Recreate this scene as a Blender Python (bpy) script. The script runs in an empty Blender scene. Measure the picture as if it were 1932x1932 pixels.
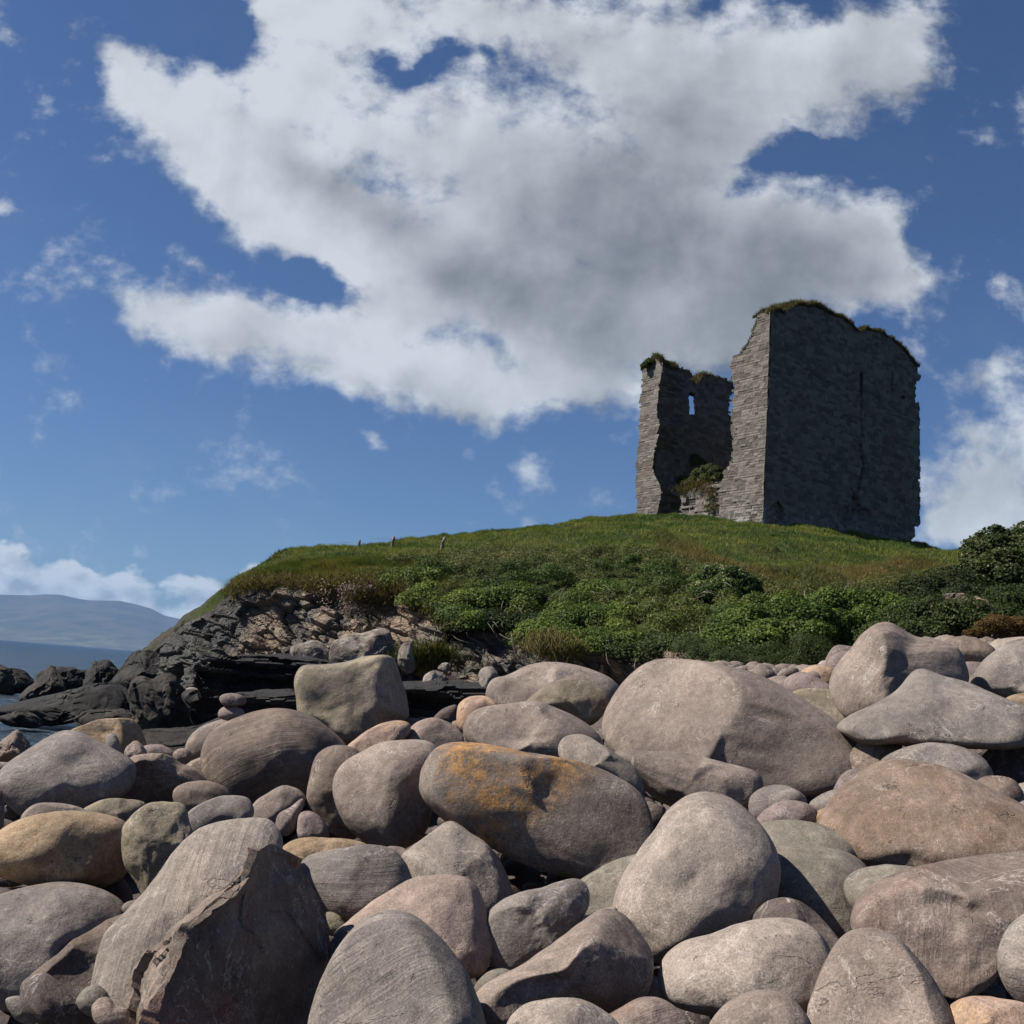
import bpy, math, random
import numpy as np
from mathutils import Vector, Matrix
random.seed(7); RS = np.random.RandomState(11)
C = bpy.context.scene.collection
SC = bpy.context.scene

# ------------------------------------------------------------------ camera, sky, sun
CAM = np.array([0.0, 0.0, 3.0])
PITCH, ROLL = math.radians(9.33), math.radians(4.6)
F_ = np.array([0, math.cos(PITCH), math.sin(PITCH)])
R0 = np.array([1.0, 0, 0]); U0 = np.array([0, -math.sin(PITCH), math.cos(PITCH)])
RR = math.cos(ROLL) * R0 + math.sin(ROLL) * U0
UU = -math.sin(ROLL) * R0 + math.cos(ROLL) * U0
W = 1932.0
cam = bpy.data.cameras.new('camera'); cam.lens = 36; cam.sensor_width = 36; cam.clip_end = 60000; cam.clip_start = 0.1
co = bpy.data.objects.new('camera', cam); C.objects.link(co); SC.camera = co
co.matrix_world = Matrix(((RR[0], UU[0], -F_[0], CAM[0]), (RR[1], UU[1], -F_[1], CAM[1]), (RR[2], UU[2], -F_[2], CAM[2]), (0, 0, 0, 1)))

def ray(vx, vy):
    """direction with y = 1 for photograph coordinates (1932 wide)"""
    vx = np.asarray(vx, float); vy = np.asarray(vy, float)
    d = F_ + ((vx - W / 2) / W)[..., None] * RR - ((vy - W / 2) / W)[..., None] * UU
    return d / d[..., 1:2]
def P(vx, vy, dep):
    dep = np.asarray(dep, float)
    return CAM + ray(vx, vy) * dep[..., None]
def proj(p):
    q = p - CAM; z = q @ F_
    return W / 2 + W * (q @ RR) / z, W / 2 - W * (q @ UU) / z

SUN = np.array([-0.69, -0.03, 0.71]); SUN /= np.linalg.norm(SUN)
sl = bpy.data.lights.new('sun', 'SUN'); sl.energy = 5.0; sl.angle = math.radians(0.5); sl.color = (1.0, 0.94, 0.85)
so = bpy.data.objects.new('sun', sl); C.objects.link(so)
so.rotation_euler = Vector(SUN).to_track_quat('Z', 'Y').to_euler()
SC.view_settings.view_transform = 'Standard'; SC.view_settings.look = 'None'; SC.view_settings.exposure = 0.72; SC.view_settings.gamma = 1
SC.cycles.max_bounces = 6; SC.cycles.diffuse_bounces = 3; SC.cycles.transparent_max_bounces = 8; SC.cycles.volume_bounces = 0

class NT:
    def __init__(s, tree): s.t = tree; s.n = tree.nodes; s.l = tree.links
    def add(s, ty, **kw):
        n = s.n.new(ty)
        for k, v in kw.items(): setattr(n, k, v)
        return n
    def put(s, sock, v):
        if isinstance(v, bpy.types.NodeSocket): s.l.new(v, sock)
        elif v is not None: sock.default_value = v
    def math(s, op, a, b=None, c=None, clamp=False):
        n = s.add('ShaderNodeMath', operation=op, use_clamp=clamp)
        s.put(n.inputs[0], a); s.put(n.inputs[1], b)
        if c is not None: s.put(n.inputs[2], c)
        return n.outputs[0]
    def vmath(s, op, a, b=None, scale=None):
        n = s.add('ShaderNodeVectorMath', operation=op)
        s.put(n.inputs[0], a)
        if b is not None: s.put(n.inputs[1], b)
        if scale is not None: s.put(n.inputs['Scale'], scale)
        return n.outputs['Value'] if op in ('LENGTH', 'DOT_PRODUCT', 'DISTANCE') else n.outputs[0]
    def noise(s, vec, scale, detail=4, rough=0.55, dist=0.0, lac=2.0):
        n = s.add('ShaderNodeTexNoise'); s.put(n.inputs['Vector'], vec)
        n.inputs['Scale'].default_value = scale; n.inputs['Detail'].default_value = detail
        n.inputs['Roughness'].default_value = rough; n.inputs['Distortion'].default_value = dist; n.inputs['Lacunarity'].default_value = lac
        return n.outputs['Fac']
    def step(s, v, a, b, o0=0.0, o1=1.0, smooth=True):
        n = s.add('ShaderNodeMapRange', interpolation_type='SMOOTHSTEP' if smooth else 'LINEAR')
        s.put(n.inputs[0], v); n.inputs[1].default_value = a; n.inputs[2].default_value = b
        s.put(n.inputs[3], o0); s.put(n.inputs[4], o1)
        return n.outputs[0]
    def mix(s, f, a, b, mode='MIX'):
        n = s.add('ShaderNodeMix', data_type='RGBA', blend_type=mode)
        s.put(n.inputs[0], f)
        for i, v in ((6, a), (7, b)):
            if isinstance(v, tuple) and len(v) == 3: v = v + (1,)
            s.put(n.inputs[i], v)
        return n.outputs[2]

# ---- world: Nishita sky and a procedural layer of cumulus, fixed to directions of the world
wd = bpy.data.worlds.new('World'); SC.world = wd; wd.use_nodes = True
g = NT(wd.node_tree); g.n.clear()
out = g.add('ShaderNodeOutputWorld'); bg = g.add('ShaderNodeBackground'); bg.inputs[1].default_value = 0.055
g.l.new(bg.outputs[0], out.inputs[0])
sky = g.add('ShaderNodeTexSky', sky_type='NISHITA'); sky.sun_disc = False
sky.sun_elevation = math.asin(SUN[2]); sky.sun_rotation = math.atan2(SUN[0], SUN[1])
sky.air_density = 1.0; sky.dust_density = 0.35; sky.ozone_density = 3.0; sky.altitude = 0
tc = g.add('ShaderNodeTexCoord')
sep = g.add('ShaderNodeSeparateXYZ'); g.l.new(tc.outputs['Generated'], sep.inputs[0])
yy = g.math('MAXIMUM', sep.outputs[1], 0.06)
uu = g.math('DIVIDE', sep.outputs[0], yy); vv = g.math('DIVIDE', sep.outputs[2], yy)
cmb = g.add('ShaderNodeCombineXYZ'); g.l.new(uu, cmb.inputs[0]); g.l.new(vv, cmb.inputs[1])
uv0 = cmb.outputs[0]
def warp(vec, scale, amt, off=0.0):
    v2 = g.vmath('ADD', vec, (off, off * 1.7, off * 0.3))
    n = g.add('ShaderNodeTexNoise'); g.l.new(v2, n.inputs['Vector']); n.inputs['Scale'].default_value = scale; n.inputs['Detail'].default_value = 5
    n.inputs['Roughness'].default_value = 0.6
    d = g.vmath('SUBTRACT', n.outputs['Color'], (0.5, 0.5, 0.5))
    return g.vmath('ADD', vec, g.vmath('SCALE', d, scale=amt))
uvw = warp(uv0, 7.0, 0.085)
flat = g.vmath('MULTIPLY', uvw, (1, 1, 0))
def blob(vec, cx, cy, rx, ry, ang, w):
    c = ray(cx, cy)
    m = g.add('ShaderNodeMapping', vector_type='TEXTURE'); g.l.new(vec, m.inputs['Vector'])
    m.inputs['Location'].default_value = (c[0], c[2], 0); m.inputs['Rotation'].default_value = (0, 0, math.radians(-ang))
    m.inputs['Scale'].default_value = (rx / W, ry / W, 1)
    l = g.vmath('LENGTH', m.outputs[0])
    return g.step(l, 0.0, 1.5, w, 0.0)
def field(vec, blobs):
    acc = None
    for i_, b in enumerate(blobs):
        if i_ and i_ % 3 == 0: vec = g.vmath('ADD', vec, g.math('MULTIPLY', acc, 1e-7))   # evaluates the sum in order, a few terms at a time
        o = blob(vec, *b); acc = o if acc is None else g.math('ADD', acc, o)
    return acc
CLOUD = [(600,60,170,100,10,1),(540,0,110,70,0,.8),(225,110,110,52,12,.9),(250,180,90,70,40,.8),(330,170,140,90,30,1),(350,280,110,80,40,.9),(430,260,160,110,35,1),(470,370,140,90,40,1),(560,360,160,110,38,1),(650,440,160,100,35,1),(620,215,220,120,10,1),(560,150,120,60,0,.7),
 (780,20,300,90,0,1),(880,330,280,190,20,1),(1100,130,320,180,0,1),(1400,90,320,130,5,1),(1590,110,190,110,-20,1),(1690,60,130,100,0,.8),(1740,150,90,60,-20,.5),
 (1130,450,330,220,20,1),(1400,480,240,150,-10,1),(1590,420,130,80,-20,1),(1640,510,150,80,5,1),(1560,490,140,100,0,.8),(850,500,210,110,20,1),(1000,620,240,130,25,1),
 (1250,600,250,110,0,1),(1440,590,190,70,0,.8),(1400,220,200,130,0,.9),(1300,330,200,150,0,.9),(1640,230,90,50,-10,.5),
 (290,575,90,60,22,.9),(400,600,150,88,16,1),(560,640,190,95,14,1),(760,680,200,95,18,1),(900,745,140,60,18,1),(760,560,120,80,0,1),(365,487,62,26,15,.55),(215,510,60,30,50,.1),
 (1110,715,150,64,8,.85),(1000,740,90,40,0,.6),(1022,885,60,42,25,.60),(1165,945,76,38,-5,.62),(12,388,44,18,10,.7),(1870,712,110,52,-25,.7),(1910,540,70,32,10,.45),
 (1880,860,180,100,-15,1.1),(1900,980,190,90,0,1.1),(1790,1010,80,46,0,.9),(1690,585,90,46,0,.4),
 (690,830,34,22,40,.4),(620,845,28,16,40,.3),(235,300,34,50,10,.35),(75,180,18,60,-40,.3)]
HOLE = [(725,108,36,34,50,.66),(765,140,54,28,-25,.72),(800,112,34,24,0,.42),(865,92,80,18,5,.7),(925,110,30,14,40,.5),(1500,292,110,44,-14,1.35),(1610,275,80,34,0,.7),(600,528,104,44,18,1.5),(1415,345,50,30,0,.6),(420,40,84,56,0,1.2),(1730,420,60,60,0,.5)]
GREY = [(1180,520,460,240,12,.80),(960,600,200,140,20,.35),(1330,640,260,90,0,.35),(820,460,300,66,30,.50),(590,325,170,60,35,.42),(1420,380,360,200,0,.55),(1350,180,420,150,0,.45),(1030,60,300,80,0,.25),(1550,520,220,120,0,.40),(760,740,280,50,18,.42),(480,665,180,34,14,.35),(1150,785,160,44,0,.35),(1680,100,200,150,0,.35),(1880,930,240,90,0,.40),(1100,400,240,140,0,.35),(1870,720,120,60,0,.35),(60,1105,200,24,0,.4),(350,1140,200,20,0,.4)]
dens = field(flat, CLOUD + [(h[0], h[1], h[2], h[3], h[4], -h[5]) for h in HOLE])
nz = g.noise(uv0, 9.0, 10, 0.58, 0.15)
nz2 = g.noise(g.vmath('MULTIPLY', uv0, (1, 1.25, 1)), 30.0, 9, 0.62)
nn = g.math('ADD', g.math('MULTIPLY', g.math('SUBTRACT', nz, 0.5), 2.5), g.math('MULTIPLY', g.math('SUBTRACT', nz2, 0.5), 1.6))
dn = g.math('ADD', dens, nn)
alpha = g.step(dn, 0.12, 1.12)
alpha = g.math('MAXIMUM', alpha, g.step(dens, 1.0, 2.0))
wisp = g.math('MULTIPLY', g.step(g.noise(uvw, 4.0, 8, 0.65), 0.5, 0.8), 0.10)
wisp = g.math('MULTIPLY', wisp, g.step(vv, 0.1, 0.35, 1.0, 0.35))
alpha = g.math('MAXIMUM', alpha, wisp)
alpha = g.math('MULTIPLY', alpha, g.step(sep.outputs[1], 0.08, 0.3))
# light on the clouds: billows brighter on the side towards the sun (upper left)
ofs = g.vmath('ADD', uv0, (-0.022, 0.026, 0))
nzo = g.noise(ofs, 9.0, 10, 0.58, 0.15)
emb = g.math('SUBTRACT', nz, nzo)
grey = field(g.vmath('ADD', flat, g.math('MULTIPLY', dens, 1e-7)), GREY)
bill = g.noise(warp(uv0, 5.0, 0.12, 3.0), 6.0, 7, 0.5)
rim = g.step(dens, 0.35, 1.3, 1.0, 0.22)                    # thin edges show their curls, the body is smooth
sm0 = g.noise(uv0, 4.2, 3, 0.5, 0.25); sm1 = g.noise(g.vmath('ADD', uv0, (-0.04, 0.05, 0)), 4.2, 3, 0.5, 0.25)
lum = g.math('ADD', g.math('MULTIPLY', g.math('MULTIPLY', emb, rim), 2.8), g.math('MULTIPLY', g.math('SUBTRACT', sm0, sm1), 0.75))
lum = g.math('ADD', lum, g.math('MULTIPLY', g.math('SUBTRACT', bill, 0.5), 0.30))
lum = g.math('ADD', lum, g.math('MULTIPLY', g.math('SUBTRACT', nz, 0.5), 0.22))
lum = g.math('ADD', lum, 0.96)
lum = g.math('SUBTRACT', lum, g.math('MULTIPLY', g.math('MULTIPLY', grey, g.step(grey, 0.4, 2.4, 1.0, 0.45)), 0.66))
lum = g.math('SMOOTH_MAX', lum, g.math('ADD', 0.20, g.math('MULTIPLY', g.math('SUBTRACT', bill, 0.5), 0.5)), 0.25)
lum = g.math('MINIMUM', lum, 1.12)
ccol = g.mix(g.step(lum, 0.15, 1.0, smooth=False), (1.75, 1.98, 2.3), (7.1, 7.6, 8.25))
skyc = g.mix(1.0, sky.outputs[0], (0.56, 0.66, 0.86), 'MULTIPLY')
# a far bank of small cumulus low over the horizon
hb_ = g.math('DIVIDE', g.math('SUBTRACT', vv, 0.036), 0.052)
bu = g.vmath('MULTIPLY', uv0, (1, 1.5, 1)); bn = g.noise(bu, 17.0, 9, 0.52, 0.1); bn2 = g.noise(g.vmath('ADD', bu, (-0.012, 0.016, 0)), 17.0, 9, 0.52, 0.1)
big_ = g.noise(g.vmath('MULTIPLY', uv0, (1, 0, 1)), 5.0, 2, 0.5)
ba = g.math('ADD', bn, g.math('MULTIPLY', big_, 0.5)); ba = g.math('SUBTRACT', ba, g.math('MULTIPLY', hb_, 0.30))
ba = g.math('MULTIPLY', g.step(ba, 0.50, 0.60), g.step(vv, -0.01, 0.04)); ba = g.math('MULTIPLY', ba, g.step(sep.outputs[1], 0.08, 0.3))
bl_ = g.math('ADD', 0.74, g.math('MULTIPLY', g.math('SUBTRACT', bn, bn2), 3.6)); bl_ = g.math('ADD', bl_, g.math('MULTIPLY', hb_, 0.16))
bl_ = g.math('MINIMUM', g.math('MAXIMUM', bl_, 0.3), 1.1)
fin = g.mix(alpha, skyc, ccol)
fin = g.mix(g.math('MULTIPLY', ba, 0.92), fin, g.mix(bl_, (2.6, 3.1, 3.8), (7.8, 8.3, 8.9)))
g.l.new(fin, bg.inputs[0])

# ------------------------------------------------------------------ numpy noise
def _h(ix, iy, iz, k=0):
    n = (ix.astype(np.int64) * 374761393 + iy.astype(np.int64) * 668265263 + iz.astype(np.int64) * 2147483647 + k * 1274126177) & 0xffffffff
    n = ((n ^ (n >> 13)) * 1274126177) & 0xffffffff
    n = ((n ^ (n >> 16)) * 2246822519) & 0xffffffff
    return ((n ^ (n >> 15)) & 0xffffff) / float(0xffffff)
def vnoise(p, k=0):
    """smooth value noise in -1..1"""
    i = np.floor(p); f = p - i; f = f * f * f * (f * (f * 6 - 15) + 10); i = i.astype(np.int64)
    r = 0
    for dx in (0, 1):
        for dy in (0, 1):
            for dz in (0, 1):
                w = (f[:, 0] if dx else 1 - f[:, 0]) * (f[:, 1] if dy else 1 - f[:, 1]) * (f[:, 2] if dz else 1 - f[:, 2])
                r = r + w * _h(i[:, 0] + dx, i[:, 1] + dy, i[:, 2] + dz, k)
    return r * 2 - 1
def fbm(p, oct=4, k=0, rough=.5):
    a, s, t = 1.0, 0, 0
    for o in range(oct):
        s = s + a * vnoise(p * (2.03 ** o) + o * 17.3, k + o); t += a; a *= rough
    return s / t
def worley(p, k=0):
    """F1, F2, cell value"""
    i = np.floor(p).astype(np.int64)
    f1 = np.full(len(p), 9.0); f2 = np.full(len(p), 9.0); cid = np.zeros(len(p))
    for dx in (-1, 0, 1):
        for dy in (-1, 0, 1):
            for dz in (-1, 0, 1):
                c = i + (dx, dy, dz)
                q = np.stack([_h(c[:, 0], c[:, 1], c[:, 2], k + j) for j in (1, 2, 3)], 1) + c
                d = np.linalg.norm(q - p, axis=1); v = _h(c[:, 0], c[:, 1], c[:, 2], k + 4)
                m = d < f1
                f2 = np.where(m, f1, np.minimum(f2, d)); cid = np.where(m, v, cid); f1 = np.where(m, d, f1)
    return f1, f2, cid

# ------------------------------------------------------------------ mesh helpers
def mesh_np(name, V, F, mat, smooth=True, parent=None, attrs=None):
    """V (n,3), F (m,3|4) or list of such arrays"""
    me = bpy.data.meshes.new(name)
    Fs = [f for f in (F if isinstance(F, list) else [F]) if len(f)]
    V = np.asarray(V, np.float32)
    me.vertices.add(len(V)); me.vertices.foreach_set('co', V.ravel())
    nl = sum(f.size for f in Fs); nf = sum(len(f) for f in Fs)
    me.loops.add(nl); me.polygons.add(nf)
    me.loops.foreach_set('vertex_index', np.concatenate([f.ravel() for f in Fs]).astype(np.int32))
    st = []; o = 0
    for f in Fs:
        st.append(o + np.arange(len(f)) * f.shape[1]); o += f.size
    me.polygons.foreach_set('loop_start', np.concatenate(st).astype(np.int32))
    me.polygons.foreach_set('use_smooth', np.full(nf, smooth))
    for an, (dom, ty, arr) in (attrs or {}).items():
        a = me.attributes.new(an, ty, dom)
        a.data.foreach_set('color' if ty == 'FLOAT_COLOR' else 'value', np.asarray(arr, np.float32).ravel())
    me.update(calc_edges=True)
    me.validate()
    if mat: me.materials.append(mat)
    o = bpy.data.objects.new(name, me); C.objects.link(o)
    if parent: o.parent = parent
    return o
def tag(o, label=None, cat=None, group=None, kind=None):
    if label: o['label'] = label
    if cat: o['category'] = cat
    if group: o['group'] = group
    if kind: o['kind'] = kind
    return o
def empty(name, loc, label, cat, group=None):
    o = bpy.data.objects.new(name, None); C.objects.link(o); o.location = loc
    bpy.context.view_layer.update()
    return tag(o, label, cat, group)
_ico = {}
def ico(n):
    if n not in _ico:
        import bmesh
        bm = bmesh.new(); bmesh.ops.create_icosphere(bm, subdivisions=n, radius=1)
        v = np.array([x.co[:] for x in bm.verts]); f = np.array([[y.index for y in x.verts] for x in bm.faces]); bm.free()
        _ico[n] = (v / np.linalg.norm(v, axis=1)[:, None], f)
    return _ico[n]

# ------------------------------------------------------------------ materials
def base_mat(name):
    m = bpy.data.materials.new(name); m.use_nodes = True
    t = NT(m.node_tree); t.n.clear()
    o = t.add('ShaderNodeOutputMaterial'); b = t.add('ShaderNodeBsdfPrincipled'); t.l.new(b.outputs[0], o.inputs[0])
    return m, t, b, o
TONE = (0.635, 0.57, 0.525)
def stone_mat(name, c1, c2, stain=(0.2, 0.16, 0.13), stain_amt=0.35, speck=0.5, vein=0.6, rough_s=1.0, lichen=None, bump=1.0, rough=0.82):
    m, t, b, o = base_mat(name)
    tc = t.add('ShaderNodeTexCoord'); oi = t.add('ShaderNodeObjectInfo')
    v = t.vmath('ADD', tc.outputs['Object'], t.vmath('SCALE', (37.0, 19.0, 53.0), scale=oi.outputs['Random']))
    c1 = tuple(a * b_ for a, b_ in zip(c1, TONE)); c2 = tuple(a * b_ for a, b_ in zip(c2, TONE))
    n1 = t.noise(v, 2.2 * rough_s, 8, 0.6, 0.4); n2 = t.noise(v, 14 * rough_s, 8, 0.65); n3 = t.noise(v, 95 * rough_s, 6, 0.65)
    col = t.mix(t.step(n1, 0.35, 0.65), c1, c2)
    st = t.math('MULTIPLY', t.step(t.noise(v, 1.3 * rough_s, 9, 0.68, 0.8), 0.5, 0.68), stain_amt)
    col = t.mix(st, col, stain)
    if lichen:
        lm = t.math('MULTIPLY', t.math('MULTIPLY', t.step(t.noise(v, 2.2, 9, 0.72, 0.9), 0.40, 0.58), t.step(t.noise(v, 16, 6, 0.75), 0.38, 0.54)), 0.88)
        gz = t.add('ShaderNodeSeparateXYZ'); t.l.new(tc.outputs['Object'], gz.inputs[0])
        lm = t.math('MULTIPLY', lm, t.step(t.math('SUBTRACT', gz.outputs[2], gz.outputs[0]), -0.25, 0.25))
        col = t.mix(lm, col, lichen)
    f = t.math('MULTIPLY', t.step(n2, 0.3, 0.72, 0.80, 1.18), t.step(n3, 0.32, 0.68, 0.70, 1.26))
    f = t.math('MULTIPLY', f, t.step(t.noise(v, 0.9, 7, 0.62, 0.6), 0.34, 0.66, 0.72, 1.24))
    cc = t.add('ShaderNodeCombineColor')
    for i in range(3): t.l.new(f, cc.inputs[i])
    col = t.mix(1.0, col, cc.outputs[0], 'MULTIPLY')
    pale = t.mix(0.35, (0.56, 0.51, 0.46), c1)
    vn = t.math('ABSOLUTE', t.math('SUBTRACT', t.noise(v, 3.0, 6, 0.62, 1.2), 0.5))
    vm = t.math('MULTIPLY', t.step(vn, 0.0, 0.013, 1.0, 0.0), t.step(t.noise(v, 1.7, 3), 0.45, 0.6))
    col = t.mix(t.math('MULTIPLY', vm, vein), col, pale)
    rot = t.add('ShaderNodeVectorRotate', rotation_type='AXIS_ANGLE'); t.l.new(v, rot.inputs['Vector']); rot.inputs['Axis'].default_value = (.5, .6, .62); t.l.new(t.math('MULTIPLY', oi.outputs['Random'], 6.28), rot.inputs['Angle'])
    sv = t.vmath('MULTIPLY', rot.outputs[0], (1.0, 4.5, 2.0))
    sc1 = t.math('MULTIPLY', t.step(t.noise(sv, 9, 5, 0.7, 0.7), 0.60, 0.70), t.step(t.noise(v, 2.3, 3), 0.42, 0.62))
    col = t.mix(t.math('MULTIPLY', sc1, 0.55 * speck), col, pale)
    dk = t.math('MULTIPLY', t.step(t.noise(sv, 3.5, 6, 0.7, 0.5), 0.57, 0.72), 0.45)
    col = t.mix(dk, col, t.mix(0.6, c2, (0.04, 0.033, 0.028)))
    rnd2 = t.math('FRACT', t.math('MULTIPLY', oi.outputs['Random'], 7.31))
    bed = t.noise(t.vmath('MULTIPLY', rot.outputs[0], (0.8, 17.0, 0.8)), 1.5, 7, 0.68, 0.3)
    bdm = t.math('MULTIPLY', t.step(rnd2, 0.45, 1.0, 0.10, 0.75), t.step(bed, 0.40, 0.64, -0.20, 0.20))
    bc = t.add('ShaderNodeCombineColor'); bv = t.math('ADD', 1.0, bdm)
    for i in range(3): t.l.new(bv, bc.inputs[i])
    col = t.mix(1.0, col, bc.outputs[0], 'MULTIPLY')
    sm = t.math('MULTIPLY', t.step(t.noise(v, 38, 5, 0.75, 0.6), 0.60, 0.68), t.step(t.noise(v, 3.3, 4), 0.4, 0.6, 0.25, 1.0))
    col = t.mix(t.math('MULTIPLY', sm, speck), col, pale)
    pit = t.step(t.noise(v, 9, 6, 0.7, 0.3), 0.30, 0.36, 1.0, 0.0)
    col = t.mix(t.math('MULTIPLY', pit, 0.5), col, (0.05, 0.042, 0.036))
    t.l.new(col, b.inputs['Base Color'])
    b.inputs['Roughness'].default_value = rough; b.inputs['Specular IOR Level'].default_value = 0.35
    cr = t.math('ABSOLUTE', t.math('SUBTRACT', t.noise(t.vmath('MULTIPLY', v, (0.6, 1, 1.6)), 2.1, 5, 0.55, 1.4), 0.5))
    crm = t.math('MULTIPLY', t.step(cr, 0.0, 0.012, 1.0, 0.0), t.step(t.noise(v, 2.6, 2), 0.60, 0.70))
    h = t.math('ADD', t.math('MULTIPLY', n2, 0.022), t.math('MULTIPLY', n3, 0.007))
    h = t.math('ADD', h, t.math('MULTIPLY', t.noise(v, 4, 8, 0.5), 0.04))
    h = t.math('ADD', h, t.math('MULTIPLY', bdm, 0.022)); h = t.math('SUBTRACT', h, t.math('MULTIPLY', pit, 0.02)); h = t.math('SUBTRACT', h, t.math('MULTIPLY', crm, 0.018))
    bp = t.add('ShaderNodeBump'); bp.inputs['Strength'].default_value = 0.75 * bump; bp.inputs['Distance'].default_value = 0.6
    t.l.new(h, bp.inputs['Height']); t.l.new(bp.outputs[0], b.inputs['Normal'])
    return m
M = {}
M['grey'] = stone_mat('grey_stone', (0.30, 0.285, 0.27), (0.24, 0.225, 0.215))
M['pinkgrey'] = stone_mat('pinkish_grey_stone', (0.345, 0.30, 0.272), (0.27, 0.235, 0.212))
M['pink'] = stone_mat('pink_sandstone', (0.385, 0.318, 0.285), (0.325, 0.27, 0.243), speck=.4)
M['pale'] = stone_mat('pale_stone', (0.41, 0.375, 0.34), (0.33, 0.305, 0.28))
M['tan'] = stone_mat('tan_sandstone', (0.44, 0.34, 0.215), (0.31, 0.245, 0.175), (0.16, 0.11, 0.08), .5)
M['peach'] = stone_mat('peach_sandstone', (0.52, 0.38, 0.26), (0.44, 0.34, 0.29), (0.5, 0.3, 0.12), .4)
M['olive'] = stone_mat('olive_stone', (0.30, 0.275, 0.20), (0.235, 0.21, 0.165))
M['green'] = stone_mat('greenish_grey_stone', (0.265, 0.255, 0.22), (0.205, 0.20, 0.175), vein=.4)
M['brown'] = stone_mat('brown_grey_stone', (0.25, 0.205, 0.17), (0.185, 0.155, 0.135), (0.11, 0.07, 0.055), .5)
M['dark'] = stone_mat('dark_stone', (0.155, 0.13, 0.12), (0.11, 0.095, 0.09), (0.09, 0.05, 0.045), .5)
M['mauve'] = stone_mat('mauve_grey_stone', (0.30, 0.25, 0.25), (0.245, 0.205, 0.205))
M['mottled'] = stone_mat('mottled_brown_stone', (0.38, 0.31, 0.26), (0.25, 0.19, 0.145), (0.16, 0.10, 0.065), .75, speck=.8)
M['rust'] = stone_mat('lichen_stained_stone', (0.29, 0.26, 0.235), (0.19, 0.165, 0.15), (0.10, 0.065, 0.05), .5, speck=.9, lichen=(0.37, 0.19, 0.058))
M['redspot'] = stone_mat('pink_stone_red_patches', (0.345, 0.295, 0.27), (0.285, 0.24, 0.218), (0.15, 0.085, 0.065), .75)
M['slab'] = stone_mat('split_slab_stone', (0.34, 0.29, 0.265), (0.25, 0.21, 0.18), (0.13, 0.07, 0.055), .6, bump=1.5)
M['yellowgrey'] = stone_mat('yellowish_grey_stone', (0.40, 0.37, 0.27), (0.30, 0.265, 0.235), vein=1, speck=.7)
M['wet'] = stone_mat('wet_black_rock', (0.028, 0.027, 0.026), (0.014, 0.014, 0.014), (0.04, 0.036, 0.025), .4, speck=.12, vein=.1, rough_s=.5, bump=2.6, rough=.85)
M['wetgrey'] = stone_mat('dark_grey_shore_rock', (0.055, 0.05, 0.044), (0.028, 0.026, 0.025), (0.09, 0.08, 0.05), .5, speck=.15, vein=.1, rough_s=.5, bump=2.6, rough=.88)
M['whitelichen'] = stone_mat('rock_with_white_lichen', (0.42, 0.40, 0.36), (0.11, 0.095, 0.082), (0.09, 0.08, 0.07), .8, speck=.6, rough_s=1.2, bump=1.8)

def leaf_mat(name, rough=0.62, trans=0.25, spec=0.18):
    m, t, b, o = base_mat(name)
    a = t.add('ShaderNodeAttribute', attribute_name='tint')
    lc = t.mix(1.0, a.outputs['Color'], (0.78, 0.70, 0.62), 'MULTIPLY'); t.l.new(lc, b.inputs['Base Color']); b.inputs['Roughness'].default_value = rough; b.inputs['Specular IOR Level'].default_value = spec
    tr = t.add('ShaderNodeBsdfTranslucent'); t.l.new(t.mix(1.0, a.outputs['Color'], (0.95, 0.95, 0.45), 'MULTIPLY'), tr.inputs[0])
    mx = t.add('ShaderNodeMixShader'); mx.inputs[0].default_value = trans
    t.l.new(b.outputs[0], mx.inputs[1]); t.l.new(tr.outputs[0], mx.inputs[2]); t.l.new(mx.outputs[0], o.inputs[0])
    return m
M['leaf'] = leaf_mat('leaves'); M['blade'] = leaf_mat('grass_blades', 0.6, 0.3, 0.25)
def plain(name, c, rough=.8):
    m, t, b, o = base_mat(name)
    tc = t.add('ShaderNodeTexCoord'); n = t.noise(tc.outputs['Object'], 12, 5)
    t.l.new(t.mix(n, tuple(x * .6 for x in c), tuple(x * 1.4 for x in c)), b.inputs['Base Color']); b.inputs['Roughness'].default_value = rough
    return m
M['wood'] = plain('weathered_wood', (0.13, 0.11, 0.09)); M['stem'] = plain('bare_stem', (0.20, 0.165, 0.12)); M['bark'] = plain('bark', (0.10, 0.08, 0.06))

# ------------------------------------------------------------------ boulders
REG = {'V': (1, 0, 0), 'a': (4, 0, 1177.3), 'b': (4, 483, 1177.3), 'c': (4, 966, 1177.3), 'd': (4, 1449, 1132), 'e': (4, 0, 1554.6), 'f': (4, 483, 1554.6),
       'g': (4, 966, 1554.6), 'h': (4, 1449, 1509.4), 'z': (4.571, 0, 1026.4), 'k': (3.368, 1177.3, 543.4), 'y': (4.267, 377.4, 981)}
def toV(reg, pts):
    s, ox, oy = REG[reg]
    p = np.array(pts, float) / s; return p + (ox, oy)
DV = np.array([1205, 1245, 1290, 1350, 1430, 1500, 1550, 1650, 1800, 1932, 2080]); DD = np.array([17.5, 15.5, 13.6, 11.6, 9.6, 8.4, 7.7, 6.55, 5.3, 4.6, 4.1])
def depth_at(vy): return float(np.interp(vy, DV, DD))
CONTACT = []
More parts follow.
